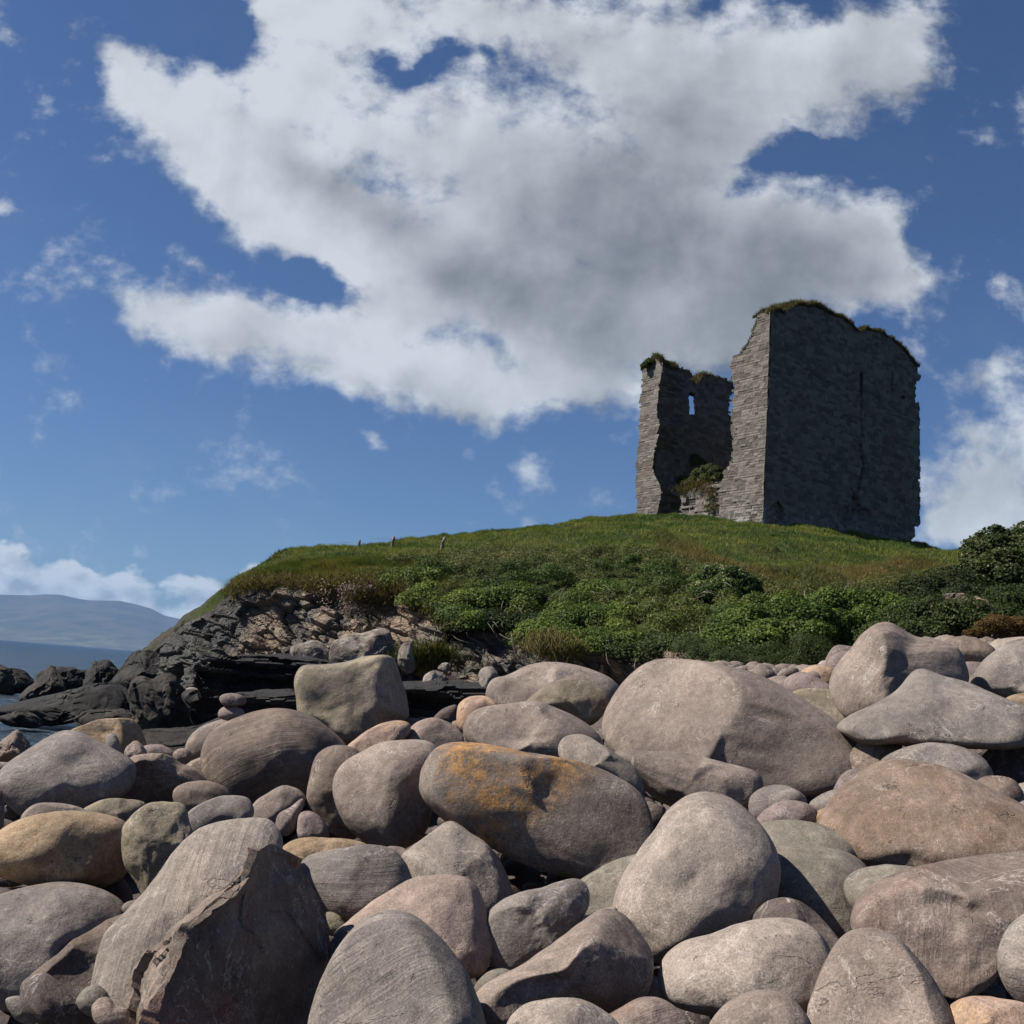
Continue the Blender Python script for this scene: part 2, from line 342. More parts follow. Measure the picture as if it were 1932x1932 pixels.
def outline_fn(p):
    """centroid and periodic radius function of a star-shaped outline"""
    a = np.array(p); x, y = a[:, 0], a[:, 1]; x2, y2 = np.roll(x, -1), np.roll(y, -1)
    cr = x * y2 - x2 * y; A = cr.sum() / 2
    c = np.array([((x + x2) * cr).sum(), ((y + y2) * cr).sum()]) / (6 * A)
    # densify with Catmull-Rom so that the outline is round between its corners
    n = len(a); q = []
    for i in range(n):
        p0, p1, p2, p3 = a[i - 1], a[i], a[(i + 1) % n], a[(i + 2) % n]
        for s in np.linspace(0, 1, 10, endpoint=False):
            q.append(.5 * ((2 * p1) + (p2 - p0) * s + (2 * p0 - 5 * p1 + 4 * p2 - p3) * s * s + (3 * p1 - p0 - 3 * p2 + p3) * s ** 3))
    q = np.array(q) - c; th = np.arctan2(-q[:, 1], q[:, 0]); r = np.hypot(q[:, 0], q[:, 1])
    g_ = np.linspace(-math.pi, math.pi, 361)[:-1]; o = np.argsort(th)
    R = np.interp(g_, th[o], r[o], period=2 * math.pi)
    R = (np.roll(R, 1) + R * 2 + np.roll(R, -1)) / 4
    return c, lambda t: np.interp(t, g_, R, period=2 * math.pi), a
def rock(name, label, cat, kind, reg, pts, dep=None, dd=0.0, thick=0.8, lean=0.25, style='round', group=None, cuts=None, rough=1.0, pin=True, box=2.3, planes=()):
    pv = toV(reg, pts); c, Rf, a = outline_fn(pv)
    vb = a[:, 1].max(); d0 = dep if dep else depth_at(vb); d0 += dd
    wpx = np.ptp(a[:, 0]); hpx = np.ptp(a[:, 1]); m2 = wpx / W * d0
    T = thick * 0.5 * math.sqrt(wpx * hpx) / W * d0
    T = min(T, 0.62 * max(wpx, hpx) / W * d0)
    d = d0 + T * 0.7
    big = max(wpx, hpx)
    n = 6 if big > 130 else 5 if big > 55 else 4 if big > 22 else 3
    v, f = ico(n)
    seed = (abs(hash((round(float(c[0])), round(float(c[1]))))) % 9973)
    rs = np.random.RandomState(seed)
    th = np.arctan2(v[:, 1], v[:, 0]); e = box
    k = (np.hypot(v[:, 0], v[:, 1]) ** e + np.abs(v[:, 2]) ** e) ** (-1 / e)
    rho = np.hypot(v[:, 0], v[:, 1]) * k; cz = v[:, 2] * k
    u = np.stack([rho * np.cos(th), rho * np.sin(th), cz], 1)     # unit-ish body
    # soft flats and ridges
    if cuts is None: cuts = 5 if style == 'round' else 16
    for _ in range(cuts):
        m = rs.normal(size=3)
        if style == 'round': m[2] = m[2] * 1.3
        m[2] = abs(m[2]) * (1 if rs.rand() < .7 else -1); m /= np.linalg.norm(m)
        if style == 'round': off = rs.uniform(.80, .95); keep = .75
        else: off = rs.uniform(.62, .88); keep = .95
        h = u @ m - off; h = np.where(h > 0, h * h / (h + (.06 if style == 'round' else .01)), 0)
        u = u - (h * keep)[:, None] * m * np.array([.55, .55, 1])
    for a1, a2, a3, off, soft in planes:
        m = np.array([a1, a2, a3], float); m /= np.linalg.norm(m)
        h = u @ m - off; h = np.where(h > 0, h * h / (h + soft), 0); u = u - h[:, None] * m * np.array([.5, .5, 1]) * 1.1
    s_ = seed * 1.37
    if style == 'round' and big > 70:
        if rs.rand() < .55 and not planes:
            for _ in range(rs.randint(1, 4)):
                m = rs.normal(size=3); m[2] = abs(m[2]) + .5; m /= np.linalg.norm(m)
                h = u @ m - rs.uniform(.55, .8); h = np.where(h > 0, h * h / (h + rs.uniform(.01, .06)), 0); u = u - h[:, None] * m * np.array([.4, .4, 1]) * .95
        for _ in range(rs.randint(1, 5)):
            m = rs.normal(size=3); m[2] = abs(m[2]) + .4; m /= np.linalg.norm(m); q_ = (v - m) * rs.uniform(.6, 1.7, 3)
            q_ += .12 * np.stack([fbm(v * 3 + s_, 2, 5), fbm(v * 3 + s_, 2, 6), fbm(v * 3 + s_, 2, 7)], 1)
            u = u - (rs.uniform(.03, .085) * np.exp(-((q_ ** 2).sum(1) / rs.uniform(.34, .6) ** 2)))[:, None] * v * np.array([.5, .5, 1.4])
    low = fbm(v * 1.6 + s_, 3, seed); mid = fbm(v * 4.5 + s_, 4, seed + 9)
    if style == 'round': disp = 1 + 0.045 * low + 0.014 * mid * rough
    else:
        f1, f2, ci = worley(v * 2.6 + s_, seed)
        disp = 1 + 0.05 * low + 0.035 * mid * rough + (ci - .5) * 0.09 * rough
    dz = disp + (0.10 * fbm(v * 1.3 + s_ + 50, 2, seed + 3))
    th2 = np.arctan2(u[:, 1], u[:, 0]); rr = np.hypot(u[:, 0], u[:, 1])
    # keep the traced outline: displacement only weakly in the picture plane
    Rw = Rf(th2) / W * d
    xx = np.cos(th2) * rr * Rw * (1 + (disp - 1) * .5); yy_ = np.sin(th2) * rr * Rw * (1 + (disp - 1) * .5)
    zz = u[:, 2] * T * dz
    # view frame at the rock
    cdir = ray(c[0], c[1]); cen = CAM + cdir * d
    vd = cdir / np.linalg.norm(cdir)
    right = RR - vd * (RR @ vd); right /= np.linalg.norm(right); up = UU - vd * (UU @ vd); up /= np.linalg.norm(up)
    sc = d / W
    away = yy_ * lean
    loc = xx[:, None] * right + yy_[:, None] * up + (-zz + away)[:, None] * vd
    ob = mesh_np(name, loc, f, M[kind], smooth=(style == 'round'))
    if style != 'round':
        pass
    ob.location = cen
    bot = P(c[0], vb, d)
    if pin: CONTACT.append((cen[0], cen[1], loc[:, 2].min() + cen[2]))
    tag(ob, label, cat, group)
    return ob
B = 'boulder'; S = 'stone'
GB = 'boulders of the storm beach'; GS = 'small stones wedged between the boulders'
ROCKS = [
# --- far left
(B,'dark pointed boulder at the left edge, its tip in front of the sea',B,'brown','a',[(-120,1000),(-60,930),(0,900),(60,850),(130,798),(185,845),(240,920),(247,990),(205,1045),(120,1065),(0,1060),(-90,1070)],dict(style='angular',cuts=9,thick=1)),
(B,'smooth pale boulder low at the left edge under the dark pointed one',B,'grey','a',[(-110,1110),(-50,1055),(40,1045),(100,1065),(80,1110),(20,1180),(-30,1220),(-100,1190)],{}),
(B,'large pale grey peaked boulder with a round scar, beside the sea at left',B,'grey','a',[(0,1230),(10,1170),(90,1070),(250,950),(400,850),(500,812),(600,822),(700,880),(850,960),(960,1030),(985,1120),(930,1250),(800,1340),(680,1400),(500,1400),(330,1430),(200,1420),(80,1330)],dict(thick=.75,lean=.55)),
(B,'tan yellow boulder with a sheared flat side behind the pale peaked boulder',B,'tan','a',[(560,815),(650,765),(740,725),(850,718),(960,713),(1040,745),(1080,800),(1105,880),(1105,960),(1020,1030),(850,1040),(700,980),(600,900)],dict(style='round',cuts=5,planes=[(.8,.1,.55,.45,.02),(-.2,.3,.9,.55,.06)])),
(S,'small upright grey pebble standing against the tan yellow boulder',S,'grey','a',[(800,880),(815,838),(858,828),(890,870),(915,950),(925,1000),(880,1030),(820,990)],dict(dep=8.7)),
(S,'small jagged pinkish stone beside the upright grey pebble',S,'pink','a',[(930,985),(960,930),(1020,885),(1060,900),(1100,960),(1090,1000),(1030,1030),(970,1045)],dict(style='angular',dep=8.9)),
(S,'flat pinkish stone half hidden right of the tan yellow boulder',S,'mauve','a',[(1090,930),(1200,912),(1280,945),(1318,990),(1300,1030),(1180,1050),(1090,1020)],{}),
(S,'small peach stone below the kelp strewn rock, left of the balanced pair',S,'pink','a',[(1308,990),(1330,955),(1380,940),(1430,960),(1445,1010),(1410,1050),(1330,1045)],{}),
(B,'dark angular boulder with hollow front face, centre left',B,'brown','a',[(738,1240),(780,1165),(850,1125),(940,1085),(980,1030),(1050,995),(1160,985),(1270,1000),(1380,1060),(1500,1090),(1600,1190),(1560,1270),(1430,1310),(1320,1350),(1200,1352),(1000,1332),(850,1322),(765,1290)],dict(style='round',cuts=8,rough=4,dep=8.5,thick=1.1,planes=[(.15,-.45,.9,.25,.02),(.75,.2,.6,.5,.05)])),
(B,'oval dark banded stone under the dark angular boulder',B,'brown','a',[(1320,1290),(1345,1235),(1430,1197),(1550,1188),(1640,1210),(1710,1260),(1740,1330),(1680,1420),(1540,1460),(1420,1430),(1345,1370)],dict(dep=8.1)),
(B,'long smooth grey oval stone at the top end of the pale slab',B,'grey','a',[(1400,1500),(1440,1420),(1550,1350),(1680,1302),(1800,1300),(1870,1330),(1907,1400),(1890,1460),(1800,1510),(1650,1550),(1500,1590),(1420,1570)],dict(dep=7.1,thick=.9)),
(S,'rounded pinkish stone peeping over the tan and brown oval boulder',S,'pinkgrey','a',[(190,1480),(220,1410),(290,1362),(380,1352),(500,1365),(600,1395),(670,1440),(640,1520),(450,1580),(260,1570)],dict(dep=7.4)),
(S,'olive stone with a sharp shadow across it, in front of the pale peaked boulder',S,'olive','a',[(645,1420),(720,1360),(820,1325),(950,1328),(1080,1350),(1100,1440),(1000,1520),(850,1560),(700,1520)],dict(dep=7.8)),
(B,'huge domed brown grey boulder carrying the two balanced stones',B,'brown','V',[(388,1440),(392,1405),(410,1380),(440,1362),(480,1347),(520,1339),(560,1343),(600,1360),(640,1395),(655,1425),(640,1465),(605,1500),(560,1525),(520,1545),(470,1540),(420,1515),(395,1480)],dict(dep=8.9,thick=.95,lean=.3)),
(B,'sunlit pinkish boulder shoulder behind the huge domed boulder, left side',B,'pinkgrey','a',[(1418,930),(1440,860),(1510,790),(1620,740),(1750,712),(1900,715),(2000,800),(1950,950),(1750,1050),(1560,1040),(1440,1010)],dict(dep=9.9)),
(S,'pale stone tucked behind the dark angular boulder, right end',S,'pinkgrey','a',[(1410,1070),(1500,1015),(1600,1000),(1680,1060),(1640,1150),(1520,1150),(1430,1120)],dict(dep=9.6)),
(S,'upper mauve stone of the balanced pair',S,'mauve','a',[(1660,570),(1680,535),(1750,523),(1830,540),(1855,575),(1840,605),(1760,622),(1690,612)],dict(dep=9.9,pin=False,thick=1,cuts=1)),
(S,'lower rounder mauve stone of the balanced pair on the domed boulder',S,'mauve','a',[(1650,680),(1665,645),(1710,622),(1780,624),(1830,650),(1838,690),(1805,722),(1720,728),(1665,710)],dict(dep=9.9,pin=False,thick=1,cuts=1)),
(B,'tan and dark brown oval boulder lying at the left edge',B,'tan','V',[(-12,1610),(5,1578),(50,1550),(110,1537),(170,1537),(220,1550),(241,1580),(238,1620),(215,1655),(170,1672),(100,1672),(35,1655),(-5,1640)],dict(dep=6.5,thick=1.0,lean=.1)),
(S,'brown stone cut by the left edge above the tan and dark brown boulder',S,'brown','a',[(-110,1330),(-60,1270),(0,1262),(24,1350),(22,1480),(0,1600),(-90,1560)],dict(dep=7.2)),
(B,'rough fractured upright rock leaning behind the long pale slab',B,'olive','V',[(236,1572),(250,1545),(280,1522),(315,1515),(345,1522),(353,1550),(360,1585),(345,1640),(310,1675),(280,1688),(262,1660),(240,1625)],dict(style='round',cuts=14,rough=4,dep=6.3,thick=.8)),
(B,'big dark smooth boulder with a curved shadow, low at the left edge',B,'grey','V',[(-70,1760),(-30,1715),(30,1688),(100,1673),(160,1676),(212,1698),(231,1730),(218,1768),(180,1800),(130,1840),(75,1875),(20,1885),(-40,1850)],dict(dep=5.95,thick=1.0,lean=.5)),
(B,'long brown curved boulder between the dark smooth boulder and the pale slab',B,'brown','V',[(70,1850),(95,1815),(140,1775),(200,1743),(250,1730),(280,1760),(270,1830),(230,1890),(170,1895),(110,1880)],dict(dep=5.85,lean=.4)),
(B,'long pale slab with a wavy crest leaning up toward the right, lower left',B,'pale','V',[(203,1870),(206,1800),(216,1755),(250,1717),(290,1672),(325,1620),(350,1590),(385,1566),(430,1552),(485,1543),(518,1552),(532,1600),(500,1680),(440,1760),(360,1840),(280,1910),(225,1925)],dict(dep=5.45,thick=.42,lean=.75,cuts=10,rough=2.5)),
(S,'dark elongated stone lying in the bottom left corner',S,'dark','e',[(190,1290),(215,1210),(290,1168),(370,1165),(450,1220),(570,1310),(690,1400),(760,1520),(640,1600),(420,1560),(240,1430)],dict(dep=4.75)),
(S,'smooth greenish grey egg stone near the foot of the pale slab',S,'green','e',[(590,1340),(640,1262),(710,1230),(770,1250),(815,1310),(830,1380),(760,1450),(650,1420)],dict(dep=4.7)),
(S,'small pinkish stone at the very foot of the pale slab',S,'pink','e',[(706,1400),(750,1340),(820,1325),(870,1375),(950,1410),(950,1510),(850,1560),(740,1500)],dict(dep=4.5)),
(S,'little grey stone in the bottom left corner beneath the dark elongated one',S,'grey','e',[(60,1340),(150,1312),(220,1350),(290,1430),(240,1500),(120,1460)],dict(dep=4.9)),
(S,'white tipped little stone in the gap left of the pale slab',S,'pale','e',[(928,630),(960,595),(1020,580),(1085,590),(1090,650),(1000,690),(945,670)],dict(dep=6.3)),
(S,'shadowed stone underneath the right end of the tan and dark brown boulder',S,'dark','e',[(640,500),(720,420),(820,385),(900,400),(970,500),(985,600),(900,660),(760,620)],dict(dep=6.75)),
(S,'greenish stone cut by the left edge under the tan and dark brown boulder',S,'green','e',[(-90,600),(-40,560),(5,570),(35,620),(10,700),(-70,700)],dict(dep=6.3)),
# --- centre back
(B,'big square shouldered yellowish boulder standing in front of the black ledges',B,'yellowgrey','b',[(303,450),(318,365),(370,318),(500,300),(700,270),(850,246),(960,237),(1030,262),(1065,320),(1090,400),(1130,500),(1155,610),(1150,710),(1060,760),(930,850),(800,930),(690,950),(620,890),(540,790),(440,720),(345,680),(322,560)],dict(dep=10.4,thick=1.15,lean=.12,box=2.9,cuts=2,planes=[(.85,-.05,.52,.62,.05),(-.15,.1,1,.62,.2)])),
(B,'orange and pink streaked oval stone below the square yellowish boulder',B,'peach','b',[(690,935),(760,865),(850,800),(960,750),(1080,733),(1155,760),(1150,830),(1060,920),(960,980),(860,1030),(760,1000)],dict(dep=9.2)),
(B,'round pitted pink boulder beside the orange streaked oval',B,'pink','b',[(1085,890),(1140,820),(1210,750),(1310,715),(1400,720),(1490,765),(1550,830),(1567,910),(1500,980),(1380,1010),(1230,980),(1120,950)],dict(dep=9.4)),
(S,'reddish brown tilted stone at the foot of the right black ledge',S,'dark','b',[(1330,720),(1400,650),(1470,618),(1515,618),(1530,680),(1500,750),(1430,770),(1350,760)],dict(dep=11.5)),
(S,'small mauve stone just right of the square yellowish boulder',S,'mauve','b',[(1125,760),(1145,720),(1200,712),(1240,730),(1230,790),(1170,810)],dict(dep=11)),
(S,'tiny dark stone between the mauve and the reddish brown stones',S,'dark','b',[(1205,725),(1250,705),(1300,712),(1310,750),(1260,780),(1215,760)],dict(dep=11.2)),
(S,'small tan stone under the peach boulder',S,'tan','b',[(1478,750),(1510,728),(1545,740),(1560,800),(1540,850),(1500,830)],dict(dep=10.3)),
(B,'pale peach boulder with a smooth rounded left end',B,'peach','b',[(1518,680),(1535,605),(1600,557),(1680,542),(1750,552),(1830,620),(1850,740),(1760,860),(1640,880),(1570,820),(1525,760)],dict(dep=10.2)),
(B,'wide mauve brown boulder with a pale square patch on top',B,'pinkgrey','V',[(876,1372),(888,1348),(915,1335),(960,1329),(1010,1324),(1040,1333),(1080,1349),(1115,1374),(1134,1402),(1120,1435),(1060,1448),(1000,1440),(940,1428),(900,1412),(882,1395)],dict(dep=9.4,thick=.9)),
(B,'long brown grey boulder with a lobed left end at the top of the heap',B,'pinkgrey','V',[(917,1318),(918,1295),(930,1280),(952,1275),(975,1266),(1002,1254),(1040,1250),(1080,1254),(1120,1265),(1155,1283),(1172,1308),(1165,1335),(1110,1352),(1040,1348),(975,1342),(935,1340)],dict(dep=11.6,thick=.8)),
(B,'dark domed boulder lying in front of the long lobed one',B,'olive','c',[(85,620),(150,540),(230,480),(330,430),(440,415),(560,430),(660,470),(720,530),(730,590),(690,680),(590,760),(480,740),(350,700),(200,680)],dict(dep=10.5)),
(B,'kidney shaped brown boulder on end, between the domed boulder and a rounder one',B,'brown','V',[(581,1500),(586,1470),(593,1440),(605,1422),(630,1410),(660,1412),(680,1425),(690,1460),(690,1520),(680,1565),(660,1578),(625,1565),(598,1540),(584,1518)],dict(dep=8.0)),
(B,'rounded grey boulder with a tapering base, centre',B,'pinkgrey','V',[(631,1490),(636,1460),(655,1438),(690,1418),(720,1404),(765,1399),(810,1403),(828,1425),(822,1470),(812,1525),(800,1562),(770,1588),(735,1597),(700,1585),(665,1560),(642,1525)],dict(dep=7.6,lean=.35)),
(B,'large tilted dark boulder streaked with orange lichen, centre',B,'rust','V',[(797,1475),(803,1445),(825,1415),(865,1404),(930,1410),(990,1424),(1050,1434),(1110,1446),(1165,1470),(1205,1502),(1221,1545),(1218,1585),(1190,1615),(1140,1638),(1080,1643),(1010,1628),(945,1600),(880,1570),(825,1530),(800,1500)],dict(dep=6.9,thick=.95,lean=.25,box=2.6,cuts=6)),
(B,'striped pinkish oval boulder upper left of the split slab',B,'pinkgrey','V',[(474,1535),(482,1510),(505,1492),(535,1484),(562,1490),(576,1508),(570,1530),(545,1550),(510,1562),(482,1556)],dict(dep=7.9)),
(S,'dark pointed stone leaning against the striped pinkish oval',S,'mauve','b',[(152,1520),(175,1435),(250,1390),(340,1325),(358,1360),(330,1440),(300,1530),(240,1590),(170,1580)],dict(dep=7.5,style='round',cuts=8)),
(S,'squarish mauve stone in shade under the kidney shaped boulder',S,'mauve','b',[(318,1520),(335,1440),(400,1420),(470,1450),(530,1530),(540,1610),(430,1650),(330,1610)],dict(dep=7.4)),
(B,'huge smooth pale grey boulder, the largest of the beach, right of centre',B,'pinkgrey','V',[(1134,1365),(1146,1325),(1172,1285),(1205,1255),(1245,1242),(1295,1243),(1350,1251),(1405,1266),(1455,1288),(1505,1318),(1553,1350),(1592,1385),(1612,1420),(1606,1452),(1570,1478),(1500,1492),(1430,1490),(1340,1480),(1250,1465),(1180,1435),(1142,1400)],dict(dep=9.4,thick=.75,lean=.45,box=2.6,cuts=3)),
(S,'pale smooth cigar shaped stone with a shaded lower lip, by the lichen boulder',S,'pale','c',[(356,930),(378,880),(430,848),(510,841),(590,862),(680,915),(770,970),(850,1030),(925,1100),(975,1190),(970,1260),(880,1260),(740,1200),(560,1130),(420,1070),(362,1000)],dict(dep=7.7)),
(B,'long grey boulder with a sloping crest in front of the huge smooth one',B,'pinkgrey','c',[(760,975),(870,950),(1000,960),(1200,968),(1400,1000),(1600,1055),(1780,1100),(1855,1150),(1872,1220),(1840,1310),(1720,1400),(1520,1450),(1300,1420),(1100,1340),(960,1200),(850,1080)],dict(dep=8.0,thick=.9)),
(B,'pale boulder with a dark hollow and a step on top, centre low',B,'pale','V',[(762,1625),(778,1605),(805,1585),(835,1562),(858,1558),(888,1575),(915,1590),(935,1618),(955,1660),(962,1700),(940,1735),(890,1750),(830,1740),(785,1700)],dict(dep=6.5,cuts=9,rough=2)),
(S,'pinkish stone sliver behind the grey hollowed boulder',S,'mauve','f',[(990,190),(1080,178),(1150,210),(1185,255),(1160,320),(1080,330)],dict(dep=7.0)),
(S,'flat yellowish brown rock lying in shade, under the kidney shaped boulder',S,'tan','V',[(534,1606),(550,1590),(580,1582),(620,1583),(660,1586),(690,1595),(685,1615),(650,1635),(580,1640),(545,1630)],dict(dep=6.9,style='round',cuts=12,rough=3)),
(B,'grey boulder with a hollow dent in its lower front',B,'grey','V',[(566,1655),(570,1635),(588,1618),(620,1606),(660,1600),(700,1599),(735,1605),(755,1622),(768,1645),(773,1675),(755,1705),(715,1728),(670,1734),(625,1727),(595,1705),(575,1680)],dict(dep=6.05,thick=.95,lean=.45)),
(B,'pinkish humped boulder with long scratches behind the grey egg boulder',B,'pink','V',[(640,1765),(665,1738),(700,1710),(740,1685),(780,1665),(820,1659),(865,1660),(890,1672),(908,1700),(922,1750),(920,1795),(900,1825),(870,1835),(820,1840),(740,1830),(670,1800)],dict(dep=5.5,thick=.9,lean=.4,rough=2)),
(B,'grey egg shaped boulder with fine cracks, bottom centre',B,'grey','V',[(592,1950),(605,1880),(628,1822),(655,1782),(690,1750),(730,1735),(772,1741),(812,1770),(852,1812),(885,1866),(905,1940),(895,2000),(850,2050),(760,2075),(670,2060),(610,2010)],dict(dep=4.35,thick=.9,lean=.35)),
(S,'flat brown stone in the gap between the split slab and the dented boulder',S,'olive','f',[(515,690),(560,672),(620,690),(665,740),(690,790),(620,830),(540,820)],dict(dep=5.9)),
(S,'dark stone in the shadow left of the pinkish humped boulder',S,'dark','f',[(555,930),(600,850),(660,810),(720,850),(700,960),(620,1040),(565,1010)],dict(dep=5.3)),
(B,'long rough brown boulder sloping down to the left, bottom centre',B,'pinkgrey','V',[(898,1888),(925,1855),(985,1825),(1040,1790),(1090,1755),(1135,1728),(1175,1737),(1205,1775),(1222,1815),(1215,1865),(1190,1900),(1140,1918),(1080,1925),(1000,1940),(930,1932),(902,1912)],dict(dep=4.9,thick=1.1,lean=.45,rough=2,planes=[(.25,-.65,.7,.38,.06)])),
(B,'craggy grey boulder with a dark rounded right tip',B,'grey','V',[(918,1745),(930,1718),(965,1695),(1010,1682),(1050,1668),(1085,1661),(1106,1674),(1112,1700),(1095,1735),(1050,1778),(1000,1815),(955,1828),(925,1805),(916,1775)],dict(dep=5.6,thick=.9,cuts=9,rough=3)),
(S,'speckled pale stone cut by the bottom edge, centre',S,'pale','V',[(960,1945),(985,1908),(1030,1894),(1088,1894),(1132,1910),(1168,1945),(1160,1990),(1080,2015),(990,2000)],dict(dep=4.35)),
(S,'reddish stone in shade at the bottom edge',S,'redspot','V',[(1140,1940),(1180,1905),(1225,1888),(1262,1900),(1300,1940),(1290,1990),(1200,2010)],dict(dep=4.6)),
(S,'greenish stone deep in the shaded gap above the long rough brown boulder',S,'green','f',[(1650,1260),(1700,1170),(1780,1118),(1880,1108),(1950,1160),(1900,1280),(1760,1330)],dict(dep=5.2)),
(B,'tall pale boulder with a wavy left shoulder, right of centre',B,'pale','V',[(1165,1725),(1168,1690),(1182,1650),(1205,1612),(1235,1572),(1260,1535),(1292,1510),(1332,1500),(1372,1509),(1405,1532),(1435,1570),(1456,1612),(1462,1655),(1448,1705),(1418,1745),(1370,1765),(1310,1785),(1255,1797),(1210,1778),(1180,1755)],dict(dep=5.95,thick=.9,lean=.4,cuts=6)),
(B,'greenish pale slab lying left of the tall pale boulder',B,'green','V',[(1088,1672),(1125,1645),(1180,1622),(1230,1618),(1260,1660),(1240,1720),(1190,1752),(1120,1740),(1092,1710)],dict(dep=6.35)),
(S,'mottled grey stone with a shaded side below the long grey boulder',S,'grey','V',[(1416,1510),(1435,1490),(1468,1482),(1500,1490),(1520,1512),(1505,1545),(1460,1560),(1422,1545)],dict(dep=7.7)),
(S,'dark mauve wedge stone just below the mottled grey stone',S,'mauve','V',[(1430,1545),(1462,1518),(1495,1512),(1525,1520),(1541,1540),(1520,1565),(1470,1580),(1435,1570)],dict(dep=7.35)),
(S,'tan pebble beside the mottled brown boulder',S,'tan','V',[(1520,1552),(1545,1530),(1578,1524),(1600,1540),(1595,1580),(1555,1592),(1525,1575)],dict(dep=7.3)),
(S,'pale sliver of stone above the tan pebble',S,'grey','V',[(1530,1520),(1550,1500),(1585,1490),(1610,1505),(1600,1540),(1560,1545)],dict(dep=7.8)),
(B,'flat greenish grey stone, upper of two stacked behind the tall pale boulder',B,'green','V',[(1415,1575),(1440,1555),(1490,1549),(1540,1556),(1585,1572),(1615,1605),(1590,1640),(1520,1650),(1450,1630),(1420,1600)],dict(dep=7.0,thick=.9,lean=.6)),
(B,'larger greenish grey stone, lower of two, crossed by a straight shadow',B,'green','V',[(1425,1660),(1440,1615),(1480,1600),(1540,1601),(1590,1612),(1630,1640),(1648,1690),(1635,1745),(1580,1775),(1510,1750),(1450,1710)],dict(dep=6.3,thick=.9,lean=.5)),
(S,'oval grey green stone touching the pink boulder with red patches',S,'green','V',[(1595,1682),(1605,1655),(1635,1639),(1680,1634),(1725,1640),(1740,1670),(1710,1715),(1655,1732),(1612,1715)],dict(dep=6.0)),
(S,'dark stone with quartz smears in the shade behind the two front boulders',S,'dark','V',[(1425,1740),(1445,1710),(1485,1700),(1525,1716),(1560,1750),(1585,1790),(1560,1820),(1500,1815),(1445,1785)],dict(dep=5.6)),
(B,'broad pale boulder with ochre stains, lower right of centre',B,'pale','V',[(1254,1850),(1262,1810),(1290,1783),(1340,1768),(1400,1750),(1460,1742),(1518,1751),(1552,1778),(1568,1822),(1550,1872),(1505,1902),(1440,1917),(1370,1912),(1300,1895),(1265,1876)],dict(dep=4.95,thick=.9,lean=.5)),
(S,'brownish stone under the broad pale boulder at the bottom edge',S,'pinkgrey','V',[(1340,1950),(1365,1908),(1410,1883),(1462,1880),(1500,1903),(1525,1945),(1510,2000),(1430,2020),(1360,2000)],dict(dep=4.4)),
(S,'small brown pebble left of the broad pale boulder',S,'brown','g',[(972,1230),(1010,1170),(1070,1158),(1130,1190),(1155,1250),(1130,1320),(1030,1310)],dict(dep=5.1)),
# --- right
(B,'tall angled boulder with a dark chiselled notch, on the skyline of the heap',B,'pinkgrey','d',[(485,680),(500,560),(560,450),(630,370),(700,270),(780,200),(860,170),(940,172),(1030,210),(1130,258),(1260,282),(1360,325),(1430,390),(1465,480),(1482,610),(1380,720),(1150,820),(850,880),(650,890),(580,860),(525,790)],dict(dep=10.3,thick=1.15,lean=.25,cuts=3,planes=[(.62,.05,.75,.42,.015),(-.7,.1,.7,.62,.08),(.5,.75,.5,.6,.03)])),
(B,'flat pale slab with a raised pointed hump, propped over shadowed stones',B,'grey','V',[(1592,1372),(1612,1350),(1655,1328),(1695,1302),(1722,1266),(1745,1260),(1775,1273),(1830,1290),(1885,1315),(1922,1333),(1937,1352),(1928,1385),(1902,1407),(1830,1409),(1750,1407),(1700,1402),(1650,1403),(1612,1388)],dict(dep=8.7,thick=.9,lean=1.1,cuts=6,pin=False,box=2.2)),
(B,'rounded grey boulder standing at the right edge above the flat slab',B,'grey','V',[(1838,1295),(1850,1262),(1872,1236),(1905,1215),(1945,1207),(1990,1220),(2015,1265),(2000,1310),(1950,1328),(1890,1322),(1852,1310)],dict(dep=10.6,thick=.9)),
(B,'brownish boulder just behind the tall angled boulder, right side',B,'brown','V',[(1770,1225),(1785,1208),(1810,1200),(1840,1205),(1870,1222),(1875,1245),(1850,1262),(1810,1268),(1775,1250)],dict(dep=13)),
(B,'pale boulder on the skyline near the right edge',B,'pale','V',[(1862,1235),(1875,1212),(1905,1203),(1945,1202),(1985,1215),(1990,1245),(1940,1262),(1885,1258)],dict(dep=13.5)),
(B,'mauve grey boulder half hidden between the angled and the right edge boulder',B,'mauve','V',[(1805,1265),(1822,1250),(1850,1248),(1870,1260),(1875,1290),(1850,1320),(1810,1310)],dict(dep=11.6)),
(S,'small upright mauve stone behind the tall angled boulder, upper of two',S,'mauve','d',[(438,460),(475,375),(530,340),(600,345),(660,370),(660,450),(560,500),(470,500)],dict(dep=14)),
(S,'smooth mauve stone leaning on the upright one behind the angled boulder',S,'mauve','d',[(450,475),(500,410),(575,388),(640,395),(650,480),(560,560),(480,540)],dict(dep=13.3)),
(S,'orange tan oval stone on the shingle left of the angled boulder',S,'peach','d',[(238,570),(280,515),(360,488),(450,497),(515,545),(520,630),(430,670),(310,650)],dict(dep=12.6)),
(B,'mauve boulder with cut facets left of the tall angled boulder',B,'mauve','d',[(125,650),(150,585),(240,545),(330,560),(420,615),(485,665),(500,740),(330,760),(170,730)],dict(dep=11.8,cuts=10)),
(S,'low grey stone at the foot of the green thicket, upper of two',S,'grey','d',[(-30,560),(60,528),(115,545),(132,580),(80,610),(-20,605)],dict(dep=16)),
(S,'low grey stone at the foot of the green thicket, lower of two',S,'grey','d',[(10,610),(60,582),(120,588),(145,620),(100,660),(20,650)],dict(dep=15)),
(S,'small dark mauve stone beside the low grey pair by the thicket',S,'mauve','d',[(-110,560),(-70,545),(-20,560),(-10,600),(-60,620),(-110,600)],dict(dep=15.5)),
